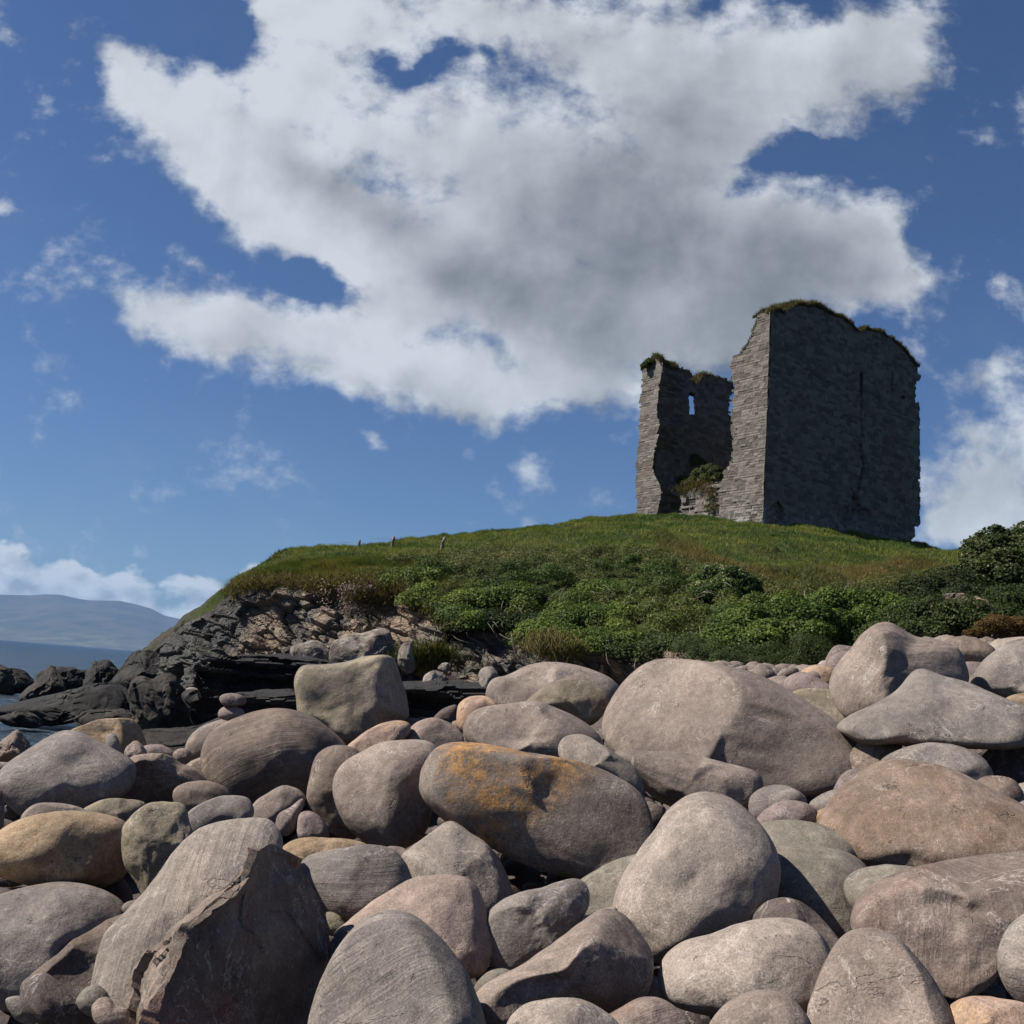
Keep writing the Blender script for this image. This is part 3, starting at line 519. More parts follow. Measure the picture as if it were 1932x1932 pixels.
(S,'tiny pinkish stone behind the mauve faceted boulder',S,'pink','d',[(185,560),(228,520),(275,540),(275,590),(220,600)],dict(dep=14)),
(S,'tiny pale stone between the mauve stones behind the angled boulder',S,'pale','d',[(378,490),(410,458),(455,465),(465,520),(400,530)],dict(dep=14)),
(S,'yellowish rough rock squeezed between the huge smooth and the angled boulder',S,'olive','V',[(1485,1318),(1520,1300),(1575,1306),(1605,1345),(1605,1395),(1560,1400),(1510,1360)],dict(dep=10.8,rough=3)),
(S,'small reddish rock on the distant skyline by the right edge',S,'brown','V',[(1848,1210),(1862,1201),(1880,1206),(1882,1220),(1855,1222)],dict(dep=16,style='angular')),
(B,'shadowed grey boulder beneath the flat pale slab',B,'grey','V',[(1665,1450),(1690,1418),(1740,1402),(1800,1408),(1850,1435),(1868,1480),(1850,1520),(1790,1535),(1710,1510)],dict(dep=8.2)),
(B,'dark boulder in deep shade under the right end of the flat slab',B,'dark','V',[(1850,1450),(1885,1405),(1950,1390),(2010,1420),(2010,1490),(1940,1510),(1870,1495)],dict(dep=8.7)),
(S,'dark angular rock below the left tip of the flat slab',S,'brown','V',[(1598,1430),(1615,1402),(1650,1395),(1695,1405),(1700,1440),(1665,1475),(1615,1470)],dict(dep=8.9,style='angular')),
(S,'small shaded stone beneath the right end of the huge smooth boulder',S,'mauve','V',[(1575,1495),(1590,1462),(1615,1452),(1645,1468),(1640,1500),(1600,1515)],dict(dep=8.3)),
(B,'large mottled brown boulder under the flat slab, right side',B,'mottled','V',[(1557,1570),(1566,1528),(1590,1485),(1632,1450),(1682,1434),(1732,1438),(1792,1456),(1852,1487),(1912,1524),(1960,1565),(1985,1610),(1960,1650),(1880,1660),(1800,1655),(1700,1648),(1620,1635),(1578,1608)],dict(dep=6.8,thick=.85,lean=.5,box=2.5)),
(S,'squarish brown stone above the mottled boulder near the right edge',S,'brown','V',[(1832,1498),(1852,1470),(1885,1464),(1915,1478),(1928,1508),(1905,1540),(1862,1532)],dict(dep=7.6,cuts=9)),
(S,'pale stone at the right edge beside the squarish brown stone',S,'pale','V',[(1905,1500),(1925,1480),(1970,1478),(1990,1515),(1955,1545),(1915,1530)],dict(dep=7.9)),
(S,'white veined dark stone at the right edge above the mottled boulder slope',S,'grey','V',[(1908,1545),(1920,1518),(1955,1510),(1985,1535),(1970,1575),(1930,1580)],dict(dep=7.2)),
(S,'ochre stone at the right edge beneath the rounded grey boulder',S,'tan','V',[(1900,1325),(1918,1310),(1960,1308),(1980,1330),(1940,1350)],dict(dep=9.6)),
(B,'big pink boulder with dark red patches lying across the right edge',B,'redspot','V',[(1624,1742),(1632,1700),(1665,1668),(1725,1644),(1800,1628),(1880,1618),(1950,1614),(2010,1630),(2035,1680),(2000,1740),(1940,1765),(1900,1800),(1855,1848),(1810,1863),(1760,1845),(1700,1805),(1648,1775)],dict(dep=5.5,thick=.9,lean=.45,box=2.6)),
(B,'grey boulder cut by the right edge under the pink red patched one',B,'grey','V',[(1890,1805),(1903,1762),(1940,1728),(1995,1722),(2040,1775),(2030,1850),(1985,1890),(1935,1885),(1902,1850)],dict(dep=5.0)),
(B,'rounded triangular mauve grey boulder at the bottom right',B,'pinkgrey','V',[(1533,1945),(1540,1870),(1560,1815),(1590,1777),(1635,1765),(1682,1780),(1722,1818),(1762,1875),(1790,1945),(1775,2010),(1690,2050),(1590,2040),(1545,2000)],dict(dep=4.45,thick=.9,lean=.35)),
(S,'orange tan stone at the bottom edge, right',S,'peach','V',[(1772,1945),(1798,1905),(1835,1888),(1885,1890),(1935,1905),(1965,1950),(1930,2000),(1840,2010)],dict(dep=4.35)),
(S,'tan stone between the triangular boulder and the pink red patched boulder',S,'tan','h',[(630,1060),(680,1000),(740,980),(800,1020),(850,1100),(820,1180),(700,1160)],dict(dep=5.35)),
(S,'pale stone wedged beneath the craggy grey boulder, right side',S,'pale','g',[(500,760),(520,705),(580,690),(680,650),(780,640),(800,720),(680,800),(560,820)],dict(dep=5.75)),
]
for r in ROCKS:
    kw = dict(r[6]); nm = 'boulder' if r[0] == B else 'beach_stone'
    rock(nm, r[1], r[2], r[3], r[4], r[5], group=(GB if r[0] == B else GS), **kw)

# ---- split slab: sunlit left face, ragged ridge, big dark right face
def split_slab():
    L_ = np.array([(478,1606),(450,1640),(425,1668),(385,1692),(330,1745),(262,1800),(232,1845),(230,1895),(226,1960),(226,2020)], float)
    G_ = np.array([(482,1606),(468,1655),(436,1693),(392,1724),(357,1752),(342,1787),(326,1849),(311,1889),(303,1935),(296,2010)], float)
    K_ = np.array([(512,1591),(526,1602),(548,1632),(578,1652),(602,1700),(618,1745),(625,1795),(622,1850),(612,1950),(606,2020)], float)
    dL = np.array([5.0,4.98,4.95,4.93,4.92,4.9,4.88,4.86,4.84,4.82]); dG = np.array([4.9,4.78,4.62,4.5,4.4,4.32,4.26,4.22,4.18,4.12]); dK = np.array([5.2,5.3,5.38,5.42,5.45,5.42,5.4,5.36,5.3,5.25])
    t0 = np.linspace(0, 1, 10); t = np.linspace(0, 1, 150)
    def ch(a, d): return P(np.interp(t, t0, a[:, 0]), np.interp(t, t0, a[:, 1]), np.interp(t, t0, d))
    L, G, K = ch(L_, dL), ch(G_, dG), ch(K_, dK)
    Bk = (L + K) / 2 + np.array([.12, .45, -.12])
    rings = []
    def seg(a, b, n): return [a + (b - a) * s for s in np.linspace(0, 1, n, endpoint=False)]
    rings = seg(L, G, 40) + seg(G, K, 70) + seg(K, Bk, 20) + seg(Bk, L, 20)
    A = np.stack(rings, 1)                                       # rows x cols x 3
    nr, nc = A.shape[:2]
    p = A.reshape(-1, 3); cx = np.arange(nc)[None].repeat(nr, 0).ravel()
    left = (cx < 40); ridge = np.exp(-((cx - 40) / 3.0) ** 2)
    # strata terraces parallel to the ridge on the left face, shallow flakes on the right face
    q = p.copy(); n1 = fbm(p * 5, 5, 5)
    st = np.floor((cx / 40.0 + .25 * fbm(p * 2.5, 3, 8)) * 5) / 5
    nL = np.array([-.75, -.55, .35]); nR = np.array([.6, -.8, .1])
    f1, f2, ci = worley(p * np.array([5, 5, 2.2]), 4)
    q += np.where(left, (.05 * n1 + .08 * (st - .5) + .045 * (ci - .5)), 0)[:, None] * nL
    q += np.where(~left & (cx < 110), .03 * fbm(p * 2.4, 5, 3) + .018 * (worley(p * 2.6, 9)[2] - .5), 0)[:, None] * nR
    q += (ridge * fbm(p * 9, 4, 21) * .055)[:, None] * np.array([.9, -.2, .4])
    # round off towards the edges of the outline
    V = q; F = []
    idx = np.arange(nr * nc).reshape(nr, nc)
    a, b = idx[:-1], idx[1:]
    F = np.stack([a, b, np.roll(b, -1, 1), np.roll(a, -1, 1)], -1).reshape(-1, 4)
    V = np.vstack([V, V[:nc].mean(0)[None], V[-nc:].mean(0)[None]])
    c0, c1 = len(V) - 2, len(V) - 1
    T = np.array([[c0, j, (j + 1) % nc] for j in range(nc)] + [[c1, idx[-1, (j + 1) % nc], idx[-1, j]] for j in range(nc)])
    cen = V.mean(0)
    o = mesh_np('split_slab', V - cen, [F, T], M['splitslab'], smooth=False); o.location = cen
    CONTACT.append((cen[0], cen[1], V[:, 2].min()))
    tag(o, 'big split slab with a ragged sunlit ridge and a large dark reddish flat face, lower left', 'slab', GB)
M['splitslab'] = stone_mat('fresh_split_stone', (0.30, 0.26, 0.225), (0.19, 0.155, 0.13), (0.17, 0.065, 0.05), .75, speck=.7, vein=.7, bump=1.3)
split_slab()

# ------------------------------------------------------------------ beach ground under the boulders
CP = np.array(CONTACT)
XT = np.array([(-14,9,.1),(-16,16,-.8),(-10,14,.4),(-9,20,-.9),(-20,24,-1.2),(-6,18,.7),(-6,24,.3),(-3,22,.9),(0,19,1.5),(0,26,1.8),(4,20,2.2),(8,19,3.2),(14,20,3.9),(20,22,4.3),(14,14,3.3),(16,8,2.4),(10,5,1.5),(0,0,1.1),(-6,1,.9),(8,0,1.2),(-12,2,.2),(16,0,1.6),(6,24,3.0),(14,26,4.4),(-14,32,-1.2),(-22,12,-1.5)])
XW = np.vstack([CP, XT]); 
def ground_z(x, y):
    x = np.asarray(x, float); y = np.asarray(y, float)
    sh = x.shape; x = x.ravel(); y = y.ravel(); out = np.zeros(len(x))
    for i in range(0, len(x), 20000):
        d2 = (x[i:i+20000, None] - XW[None, :, 0]) ** 2 + (y[i:i+20000, None] - XW[None, :, 1]) ** 2
        s = .45 + .02 * (x[i:i+20000, None] ** 2 + y[i:i+20000, None] ** 2) ** .5
        w = np.exp(-d2 / (2 * (s * 1.1) ** 2)) + 1e-3 / (1 + d2) ** 2
        out[i:i+20000] = (w * XW[None, :, 2]).sum(1) / w.sum(1)
    return out.reshape(sh)
gx, gy = np.meshgrid(np.linspace(-24, 30, 300), np.linspace(-8, 34, 240), indexing='ij')
gz = ground_z(gx, gy) - np.clip(.42 - .03 * np.maximum(gy - 9, 0), .08, .42)
gp = np.stack([gx, gy, gz], -1).reshape(-1, 3)
gp[:, 2] += .05 * fbm(gp * 2.2, 4, 5) - .02
ii = np.arange(300 * 240).reshape(300, 240)
gf = np.stack([ii[:-1, :-1], ii[1:, :-1], ii[1:, 1:], ii[:-1, 1:]], -1).reshape(-1, 4)
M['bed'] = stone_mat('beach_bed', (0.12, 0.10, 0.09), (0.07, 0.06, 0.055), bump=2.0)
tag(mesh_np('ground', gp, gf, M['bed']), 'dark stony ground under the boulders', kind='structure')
# loose shingle that nobody could count
def merged_stones(name, pts, sizes, mat, sub=2, flat=.65):
    v, f = ico(sub); n = len(pts); VV, FF = [], []
    for i in range(n):
        s = sizes[i]; a = RS.uniform(0, 6.28); sc = np.array([RS.uniform(.8, 1.35), RS.uniform(.7, 1.0), RS.uniform(.45, .8) * flat / .65])
        p = v * (1 + .12 * np.sin(v[:, [1, 2, 0]] * 2.3 + i).sum(1, keepdims=True) * .5) * sc * s
        c_, s_ = math.cos(a), math.sin(a); t_ = RS.uniform(-.4, .4)
        p = np.stack([p[:, 0] * c_ - p[:, 1] * s_, p[:, 0] * s_ + p[:, 1] * c_, p[:, 2] + p[:, 0] * t_], 1)
        VV.append(p + pts[i]); FF.append(f + i * len(v))
    return mesh_np(name, np.vstack(VV), np.vstack(FF), mat)
n = 2600
sy = 3.2 + 19 * RS.rand(n) ** .9; sx = (RS.rand(n) * 1.25 - .58) * sy + RS.normal(size=n) * .3
sz = RS.uniform(.05, .13, n) * (1 + .03 * sy)
gzz = ground_z(sx, sy)
ok = (gzz > 0.25) & ~((sx < -1.5) & (sy > 12.5))
ok &= (sy < 12); sp = np.stack([sx, sy, gzz - .30 + .02 * np.maximum(sy - 8, 0)], 1)[ok]
tag(merged_stones('shingle', sp, sz[ok], M['dark']), 'loose shingle filling the gaps between the boulders, coloured dark to deepen their shade', 'shingle', kind='stuff')  # dark stone colour here stands in for the deep shade of the gaps
n = 1500; sy = RS.uniform(11.5, 24, n); sx = RS.uniform(.20, .62, n) * sy; gzz = ground_z(sx, sy); sz = RS.uniform(.07, .2, n)
tag(merged_stones('pebbles', np.stack([sx, sy, gzz + .04], 1), sz, M['pinkgrey']), 'pale rounded pebbles of the upper beach behind the boulders', 'pebbles', kind='stuff')
for (reg, x, y, d, s, k, lab) in [('z', 1665, 1262, 33, .42, 'pale', 'small pale stone lying on the black shore rocks left of the balanced pair')]:
    q = toV(reg, [(x, y)])[0]; rock('beach_stone', lab, 'stone', k, 'V', [(q[0]-13,q[1]-2),(q[0]-4,q[1]-6),(q[0]+8,q[1]-3),(q[0]+14,q[1]+5),(q[0]+4,q[1]+6),(q[0]-6,q[1]+3)], dep=30.5, pin=False, group=GS)

# ------------------------------------------------------------------ headland: cliff, slope and hill
#  vx: (foot vy,d) (edge vy,d) (mid vy,d) (sky vy,d)
PROF = [(215,1345,46,1300,46,1290,47,1285,48),(250,1330,45,1262,46,1255,47,1250,48),(280,1320,43,1228,44.5,1224,45.5,1220,46.5),(315,1310,41,1200,42.5,1196,43.5,1192,45),(350,1310,39,1176,40.5,1170,41.5,1165,43),
 (400,1320,36.5,1152,38,1145,39,1138,42),(430,1325,35.5,1122,37,1116,38.5,1112,41),(450,1325,35,1108,36.5,1102,38,1096,41),(480,1325,34,1098,36,1088,37.5,1079,41),(510,1325,33.5,1096,35.5,1080,37,1062,42),(545,1320,33,1098,35,1075,37,1044,43),(600,1315,32,1102,34,1072,36.5,1036,44),(680,1310,31,1100,33,1068,36,1030,46),
 (750,1300,30.5,1112,32.5,1068,35.5,1025,48),(800,1300,30,1150,31.5,1075,34.5,1020,50),(850,1300,29,1180,30.5,1080,34,1015,51),(950,1300,28,1195,29.5,1085,33.5,1004,54),(1080,1290,27,1222,28,1068,33.5,987,58),
 (1200,1285,25.5,1235,26.5,1064,34.5,972,62.3),(1330,1280,23.5,1238,24.5,1082,34,975,58.5),(1450,1285,21.5,1262,22,1128,31.5,987,54.6),(1600,1262,21,1248,21.5,1138,30.5,1006,58.5),(1725,1240,20.5,1228,21,1138,30.5,1020,62),
 (1820,1222,20,1212,20.5,1128,29.5,1048,52),(1932,1212,19.5,1202,20,1128,28.5,1075,47),(2150,1200,19.5,1190,20,1120,28,1085,46),(2500,1200,20,1190,20.5,1115,28,1090,46),(3000,1200,21,1180,21.5,1110,30,1100,50)]
pr = np.array(PROF, float)
cols = np.concatenate([np.arange(215, 2000, 3.0), np.arange(2000, 3000, 12.0)])
def smi(k):
    y = np.interp(cols, pr[:, 0], pr[:, k]); ker = np.ones(9) / 9
    return np.convolve(np.pad(y, 4, 'edge'), ker, 'valid')
foot = P(cols, smi(1), smi(2)); edge = P(cols, smi(3), smi(4)); midp = P(cols, smi(5), smi(6)); skyp = P(cols, smi(7), smi(8))
base = foot.copy(); base[:, 1] -= 1.2; base[:, 2] = np.minimum(foot[:, 2] - 1.2, -1.0)
dirv = (skyp - CAM)[:, :2]; dirv /= np.linalg.norm(dirv, axis=1)[:, None]
def beyond(r, dz): q = skyp.copy(); q[:, :2] += dirv * r; q[:, 2] += dz; return q
b1, b2, b3, b4 = beyond(8, .15), beyond(20, -.6), beyond(45, -4), beyond(120, -16)
for b_ in (b1, b2, b3, b4): b_[:, 2] = np.maximum(b_[:, 2], -2)
def loft(chains, counts, smooth_iter=0):
    rows = []
    for (a, b), n in zip(zip(chains[:-1], chains[1:]), counts):
        for s in np.linspace(0, 1, n, endpoint=False): rows.append(a * (1 - s) + b * s)
    rows.append(chains[-1]); A = np.stack(rows, 0)
    for _ in range(smooth_iter): A[1:-1] = (A[:-2] + 2 * A[1:-1] + A[2:]) / 4
    return A
nc_ = len(cols)
def grid_faces(nr, nc):
    i = np.arange(nr * nc).reshape(nr, nc); return np.stack([i[:-1, :-1], i[:-1, 1:], i[1:, 1:], i[1:, :-1]], -1).reshape(-1, 4)
def gnormals(A):
    du = np.gradient(A, axis=1); dv = np.gradient(A, axis=0); n_ = np.cross(du, dv); n_ /= np.linalg.norm(n_, axis=-1, keepdims=True) + 1e-9
    return n_
# cliff
K = loft([base, foot, edge, edge * .93 + midp * .07 - np.array([0, 0, .25])], [10, 150, 14])
Nk = gnormals(K); p = K.reshape(-1, 3); nk = Nk.reshape(-1, 3)
if (nk[:, 1].mean() > 0): nk = -nk
ps = p * np.array([1, .6, 1.0]) + np.array([0, 0, 0]) ; ps[:, 2] += p[:, 0] * .18
f1, f2, ci = worley(ps * np.array([.42, .42, .75]), 3)
g1, g2, cj = worley(ps * np.array([1.15, 1.15, 2.0]), 13)
h1, h2, ck = worley(ps * np.array([3.0, 3.0, 4.6]), 23)
disp = (ci - .5) * 1.6 + (cj - .5) * .55 + (ck - .5) * .16 - .28 * (np.clip(.16 - (g2 - g1), 0, 1) / .16) + .7 * fbm(p * .22, 3, 1) + .09 * fbm(p * 2.2, 4, 31)
rowi = np.repeat(np.arange(K.shape[0]), nc_)
tt = np.clip((rowi - 10) / 150.0, 0, 1)
fade = np.clip(1.25 - tt, .45, 1) ; fade = np.where(rowi > 160, np.clip((168 - rowi) / 8, 0, 1) * .12, fade)
thin = np.interp(np.repeat(cols[None], K.shape[0], 0).ravel(), [215, 300, 420, 3000], [.35, .55, 1, 1])
fade = fade * np.interp(tt, [.86, 1], [1, .2]); Kp = p + nk * (disp * fade * thin)[:, None]
Kp[:, 2] += (disp * fade * .15)
m, t, b, o = base_mat('cliff_rock')
tc = t.add('ShaderNodeTexCoord'); v = tc.outputs['Object']
px_ = t.add('ShaderNodeSeparateXYZ'); t.l.new(v, px_.inputs[0])
n1 = t.noise(v, .35, 6, .6, .5); n2 = t.noise(v, 2.2, 9, .65); 
sv = t.vmath('MULTIPLY', v, (1, 1, 3.2)); n3 = t.noise(sv, 1.1, 8, .62, .6)
c_ = t.mix(t.step(n3, .38, .62), (0.055, 0.049, 0.043), (0.135, 0.11, 0.088))
c_ = t.mix(t.math('MULTIPLY', t.step(n1, .43, .55), .85), c_, (0.27, 0.195, 0.135))
c_ = t.mix(t.math('MULTIPLY', t.step(n2, .55, .7), .5), c_, (0.05, 0.045, 0.04))
# bare wet rock near the water and to the left end
wet = t.math('MAXIMUM', t.step(px_.outputs[2], 1.6, 3.2, 1.0, 0.0), t.step(t.math('ADD', px_.outputs[0], t.math('MULTIPLY', px_.outputs[2], -.4)), -11.4, -9.6, 1.0, 0.0))
wet = t.math('MULTIPLY', wet, t.step(t.noise(v, .8, 5), .3, .5, .7, 1))
c_ = t.mix(wet, c_, t.mix(n2, (0.03, 0.028, 0.027), (0.085, 0.08, 0.072)))
wl = t.math('MULTIPLY', t.step(t.noise(v, 4.5, 7, .7), .60, .66), t.step(t.noise(v, .45, 4), .48, .62))
c_ = t.mix(t.math('MULTIPLY', wl, .8), c_, (0.38, 0.36, 0.32))
gl = t.math('MULTIPLY', t.step(t.noise(v, 1.2, 6, .65), .56, .66), .7)
c_ = t.mix(gl, c_, (0.055, 0.06, 0.025))
t.l.new(c_, b.inputs['Base Color']); b.inputs['Roughness'].default_value = .85
vo = t.add('ShaderNodeTexVoronoi', feature='DISTANCE_TO_EDGE'); t.l.new(t.vmath('ADD', sv, t.vmath('SCALE', t.vmath('SUBTRACT', (0, 0, 0), (0, 0, 0)), scale=0.0)), vo.inputs['Vector']); vo.inputs['Scale'].default_value = 1.6
hh = t.math('ADD', t.math('MULTIPLY', n2, .25), t.math('MULTIPLY', t.step(vo.outputs[0], 0, .06), .12)); hh = t.math('ADD', hh, t.math('MULTIPLY', t.noise(v, 9, 6, .65), .08))
bp = t.add('ShaderNodeBump'); bp.inputs['Strength'].default_value = 1; bp.inputs['Distance'].default_value = 1.0
t.l.new(hh, bp.inputs['Height']); t.l.new(bp.outputs[0], b.inputs['Normal'])
M['cliff'] = m
tag(mesh_np('cliff', Kp, grid_faces(K.shape[0], nc_), M['cliff'], smooth=False), 'eroded brown and black sea cliff below the grassy headland', kind='structure')
# hill
H = loft([edge + np.array([0, .5, -.7]), edge, midp, skyp, b1, b2, b3, b4], [3, 50, 70, 14, 10, 10, 10], 6)
Nh = gnormals(H); 
if Nh[..., 2].mean() < 0: Nh = -Nh
p = H.reshape(-1, 3); nh = Nh.reshape(-1, 3)
hb = .42 * fbm(p * .30, 3, 40) + .20 * fbm(p * 1.1, 3, 44)
lowr = np.clip((np.repeat(np.arange(H.shape[0]), nc_) - 1) / 8.0, 0, 1)
Hp = p + nh * (hb * lowr)[:, None]
Hg = Hp.reshape(H.shape)
m, t, b, o = base_mat('hill_turf'); tc = t.add('ShaderNodeTexCoord'); v = tc.outputs['Object']
n1 = t.noise(v, .25, 6, .6); n2 = t.noise(v, 3.5, 7, .65)
c_ = t.mix(t.step(n1, .4, .62), (0.045, 0.062, 0.014), (0.075, 0.078, 0.024)); c_ = t.mix(t.step(n2, .35, .7), c_, (0.028, 0.036, 0.012))
hx = t.add('ShaderNodeSeparateXYZ'); t.l.new(v, hx.inputs[0]); c_ = t.mix(t.math('MULTIPLY', t.step(hx.outputs[0], -13.2, -11.2, 1, 0), t.step(n2, .35, .5, .55, 1)), c_, t.mix(n2, (0.025, 0.023, 0.02), (0.10, 0.09, 0.07))); t.l.new(c_, b.inputs['Base Color']); b.inputs['Roughness'].default_value = .95; b.inputs['Specular IOR Level'].default_value = .1
bp = t.add('ShaderNodeBump'); bp.inputs['Strength'].default_value = 1; bp.inputs['Distance'].default_value = .3; t.l.new(n2, bp.inputs['Height']); t.l.new(bp.outputs[0], b.inputs['Normal'])
M['turf'] = m
tag(mesh_np('hill', Hp, grid_faces(H.shape[0], nc_), M['turf']), 'grassy hill of the headland under the ruined castle', kind='structure')

# ------------------------------------------------------------------ leaves and grass
def unit(a): return a / (np.linalg.norm(a, axis=-1, keepdims=True) + 1e-9)
def leaves(cen, nor, size, tint, name, parent=None, mat='leaf', asp=.75, rs=RS):
    n = len(cen); up = rs.normal(size=(n, 3)); tx = unit(np.cross(nor, up)); ty = np.cross(unit(nor), tx)
    s = size[:, None] * rs.uniform(.7, 1.3, (n, 1)); w = s * asp * .5
    V = np.stack([cen - ty * s * .5, cen + tx * w - ty * s * .05, cen + ty * s * .5, cen - tx * w - ty * s * .05], 1).reshape(-1, 3)
    F = np.arange(n * 4).reshape(n, 4); col = np.concatenate([np.repeat(tint, 4, 0), np.ones((n * 4, 1))], 1)
    return mesh_np(name, V, F, M[mat], smooth=False, parent=parent, attrs={'tint': ('POINT', 'FLOAT_COLOR', col)})
def blades(pos, h, w, tint, name, lean=.35, parent=None, curl=None, rs=RS):
    n = len(pos); a = rs.uniform(0, 2 * math.pi, n); d = np.stack([np.cos(a), np.sin(a), np.zeros(n)], 1)
    l = rs.normal(size=(n, 3)) * lean; l[:, 2] = 0; l[:, 0] += .12
    if curl is not None: l = l + curl
    up = np.array([0, 0, 1.0]); hh = h[:, None]; m_ = pos + (up * .62 + l * .3) * hh; tip = pos + (up + l) * hh
    ww = (w[:, None] if hasattr(w, '__len__') else w)
    V = np.stack([pos - d * ww * .5, pos + d * ww * .5, m_ + d * ww * .35, m_ - d * ww * .35, tip], 1).reshape(-1, 3)
    k = np.arange(n)[:, None] * 5
    Q = np.concatenate([k, k + 1, k + 2, k + 3], 1); T = np.concatenate([k + 3, k + 2, k + 4], 1)
    col = np.concatenate([np.repeat(tint, 5, 0), np.ones((n * 5, 1))], 1)
    return mesh_np(name, V, [Q, T], M['blade'], smooth=False, parent=parent, attrs={'tint': ('POINT', 'FLOAT_COLOR', col)})
def hue(n, a, b, var=.25, key=None):
    k = (RS.rand(n) if key is None else key)[:, None]
    c = np.array(a) * (1 - k) + np.array(b) * k
    return np.clip(c * np.exp(RS.normal(size=(n, 1)) * var), .002, .9)
# sampler over the hill grid, weighted by face area as seen (denser where nearer)
vxg, vyg = proj(Hg.reshape(-1, 3)); vxg = vxg.reshape(Hg.shape[:2]); vyg = vyg.reshape(Hg.shape[:2])
a_ = Hg[:-1, :-1]; ar = np.linalg.norm(np.cross(Hg[1:, :-1] - a_, Hg[:-1, 1:] - a_), axis=-1)
rowg = np.arange(Hg.shape[0] - 1)[:, None] * np.ones((1, nc_ - 1)); colg = np.ones((Hg.shape[0] - 1, 1)) * np.arange(nc_ - 1)[None]
R_E, R_M, R_S = 3, 53, 123
def sample_hill(n, wfun):
    w = (ar * wfun(vxg[:-1, :-1], vyg[:-1, :-1], rowg)).ravel(); w = w / w.sum()
    i = RS.choice(len(w), n, p=w); r = (i // (nc_ - 1)); c = i % (nc_ - 1); u = RS.rand(n, 1); v_ = RS.rand(n, 1)
    q = Hg[r, c] * (1 - u) * (1 - v_) + Hg[r + 1, c] * u * (1 - v_) + Hg[r, c + 1] * (1 - u) * v_ + Hg[r + 1, c + 1] * u * v_
    return q, Nh[r, c], r
def edge_line(vx): return np.interp(vx, pr[:, 0], pr[:, 3])
def shrub_top(vx): return np.interp(vx, [500, 700, 760, 850, 950, 1080, 1250, 1300, 1400, 1500, 1620, 1700, 1800, 1900, 2000], [1090, 1085, 1062, 1050, 1048, 1050, 1045, 1075, 1115, 1118, 1118, 1100, 1085, 1080, 1085])
# grass
dist = lambda q: np.linalg.norm(q - CAM, axis=1)
def grass_layer(name, n, wf, h0, h1, ca, cb, label, var=.28, wid=.019, lean=.45):
    q, nn_, r = sample_hill(n, wf); nz_ = fbm(q * .5, 3, 77); n3_ = fbm(q * 2.3, 3, 79)
    key = np.clip(.45 + nz_ * 1.5 + n3_ * .9, 0, 1)
    h = (h0 + (h1 - h0) * np.clip(.5 + n3_ + .3 * RS.normal(size=n), 0, 1))
    w_ = wid * (dist(q) / 40)
    o = blades(q - np.array([0, 0, .03]), h, w_, hue(n, ca, cb, var, key), name, lean)
    return tag(o, label, 'grass', kind='stuff')
grass_layer('grass', 290000, lambda x, y, r: ((r > 30) & (r < 128) & (x < 2100) & (y < shrub_top(x) + 12)).astype(float) * (1 + 1.5 * (r > 110)), .05, .21, (0.050, 0.105, 0.012), (0.175, 0.205, 0.044), 'sunlit green grass covering the hill below the castle')
grass_layer('rough_grass', 90000, lambda x, y, r: ((r >= 6) & (r < 60) & (x > 425) & (x < 860) & (y > edge_line(x) - 75)).astype(float), .14, .36, (0.058, 0.098, 0.020), (0.150, 0.150, 0.048), 'rough olive and straw coloured grass along the cliff top', .3, .026, .7)
grass_layer('dry_grass', 26000, lambda x, y, r: ((r > 20) & (r < 90) & (x > 1240) & (x < 1800) & (np.abs(y - (shrub_top(x) - 14)) < 26)).astype(float), .15, .40, (0.20, 0.155, 0.07), (0.09, 0.11, 0.03), 'straw coloured dry grass patches above the thicket', .3, .024, .7)
# overhanging tussocks along the cliff edge
nT = 15000
ex = RS.uniform(440, 860, nT); q = P(ex, np.interp(ex, pr[:, 0], pr[:, 3]), np.interp(ex, pr[:, 0], pr[:, 4]))
cl = fbm(np.stack([ex / 9, ex * 0, ex * 0], 1), 3, 5)
q += RS.normal(size=(nT, 3)) * np.array([.12, .35, .12]); q[:, 2] += -.02 + cl * .30 - np.abs(RS.normal(size=nT)) * .10
q[:, 1] -= .12
o = blades(q, RS.uniform(.12, .36, nT), .028, hue(nT, (0.075, 0.085, 0.028), (0.19, 0.15, 0.07), .3), 'tussock_grass', .5, curl=np.array([-.1, -.5, -.8]))
tag(o, 'brown tussock grass hanging over the cliff edge', 'grass', kind='stuff')

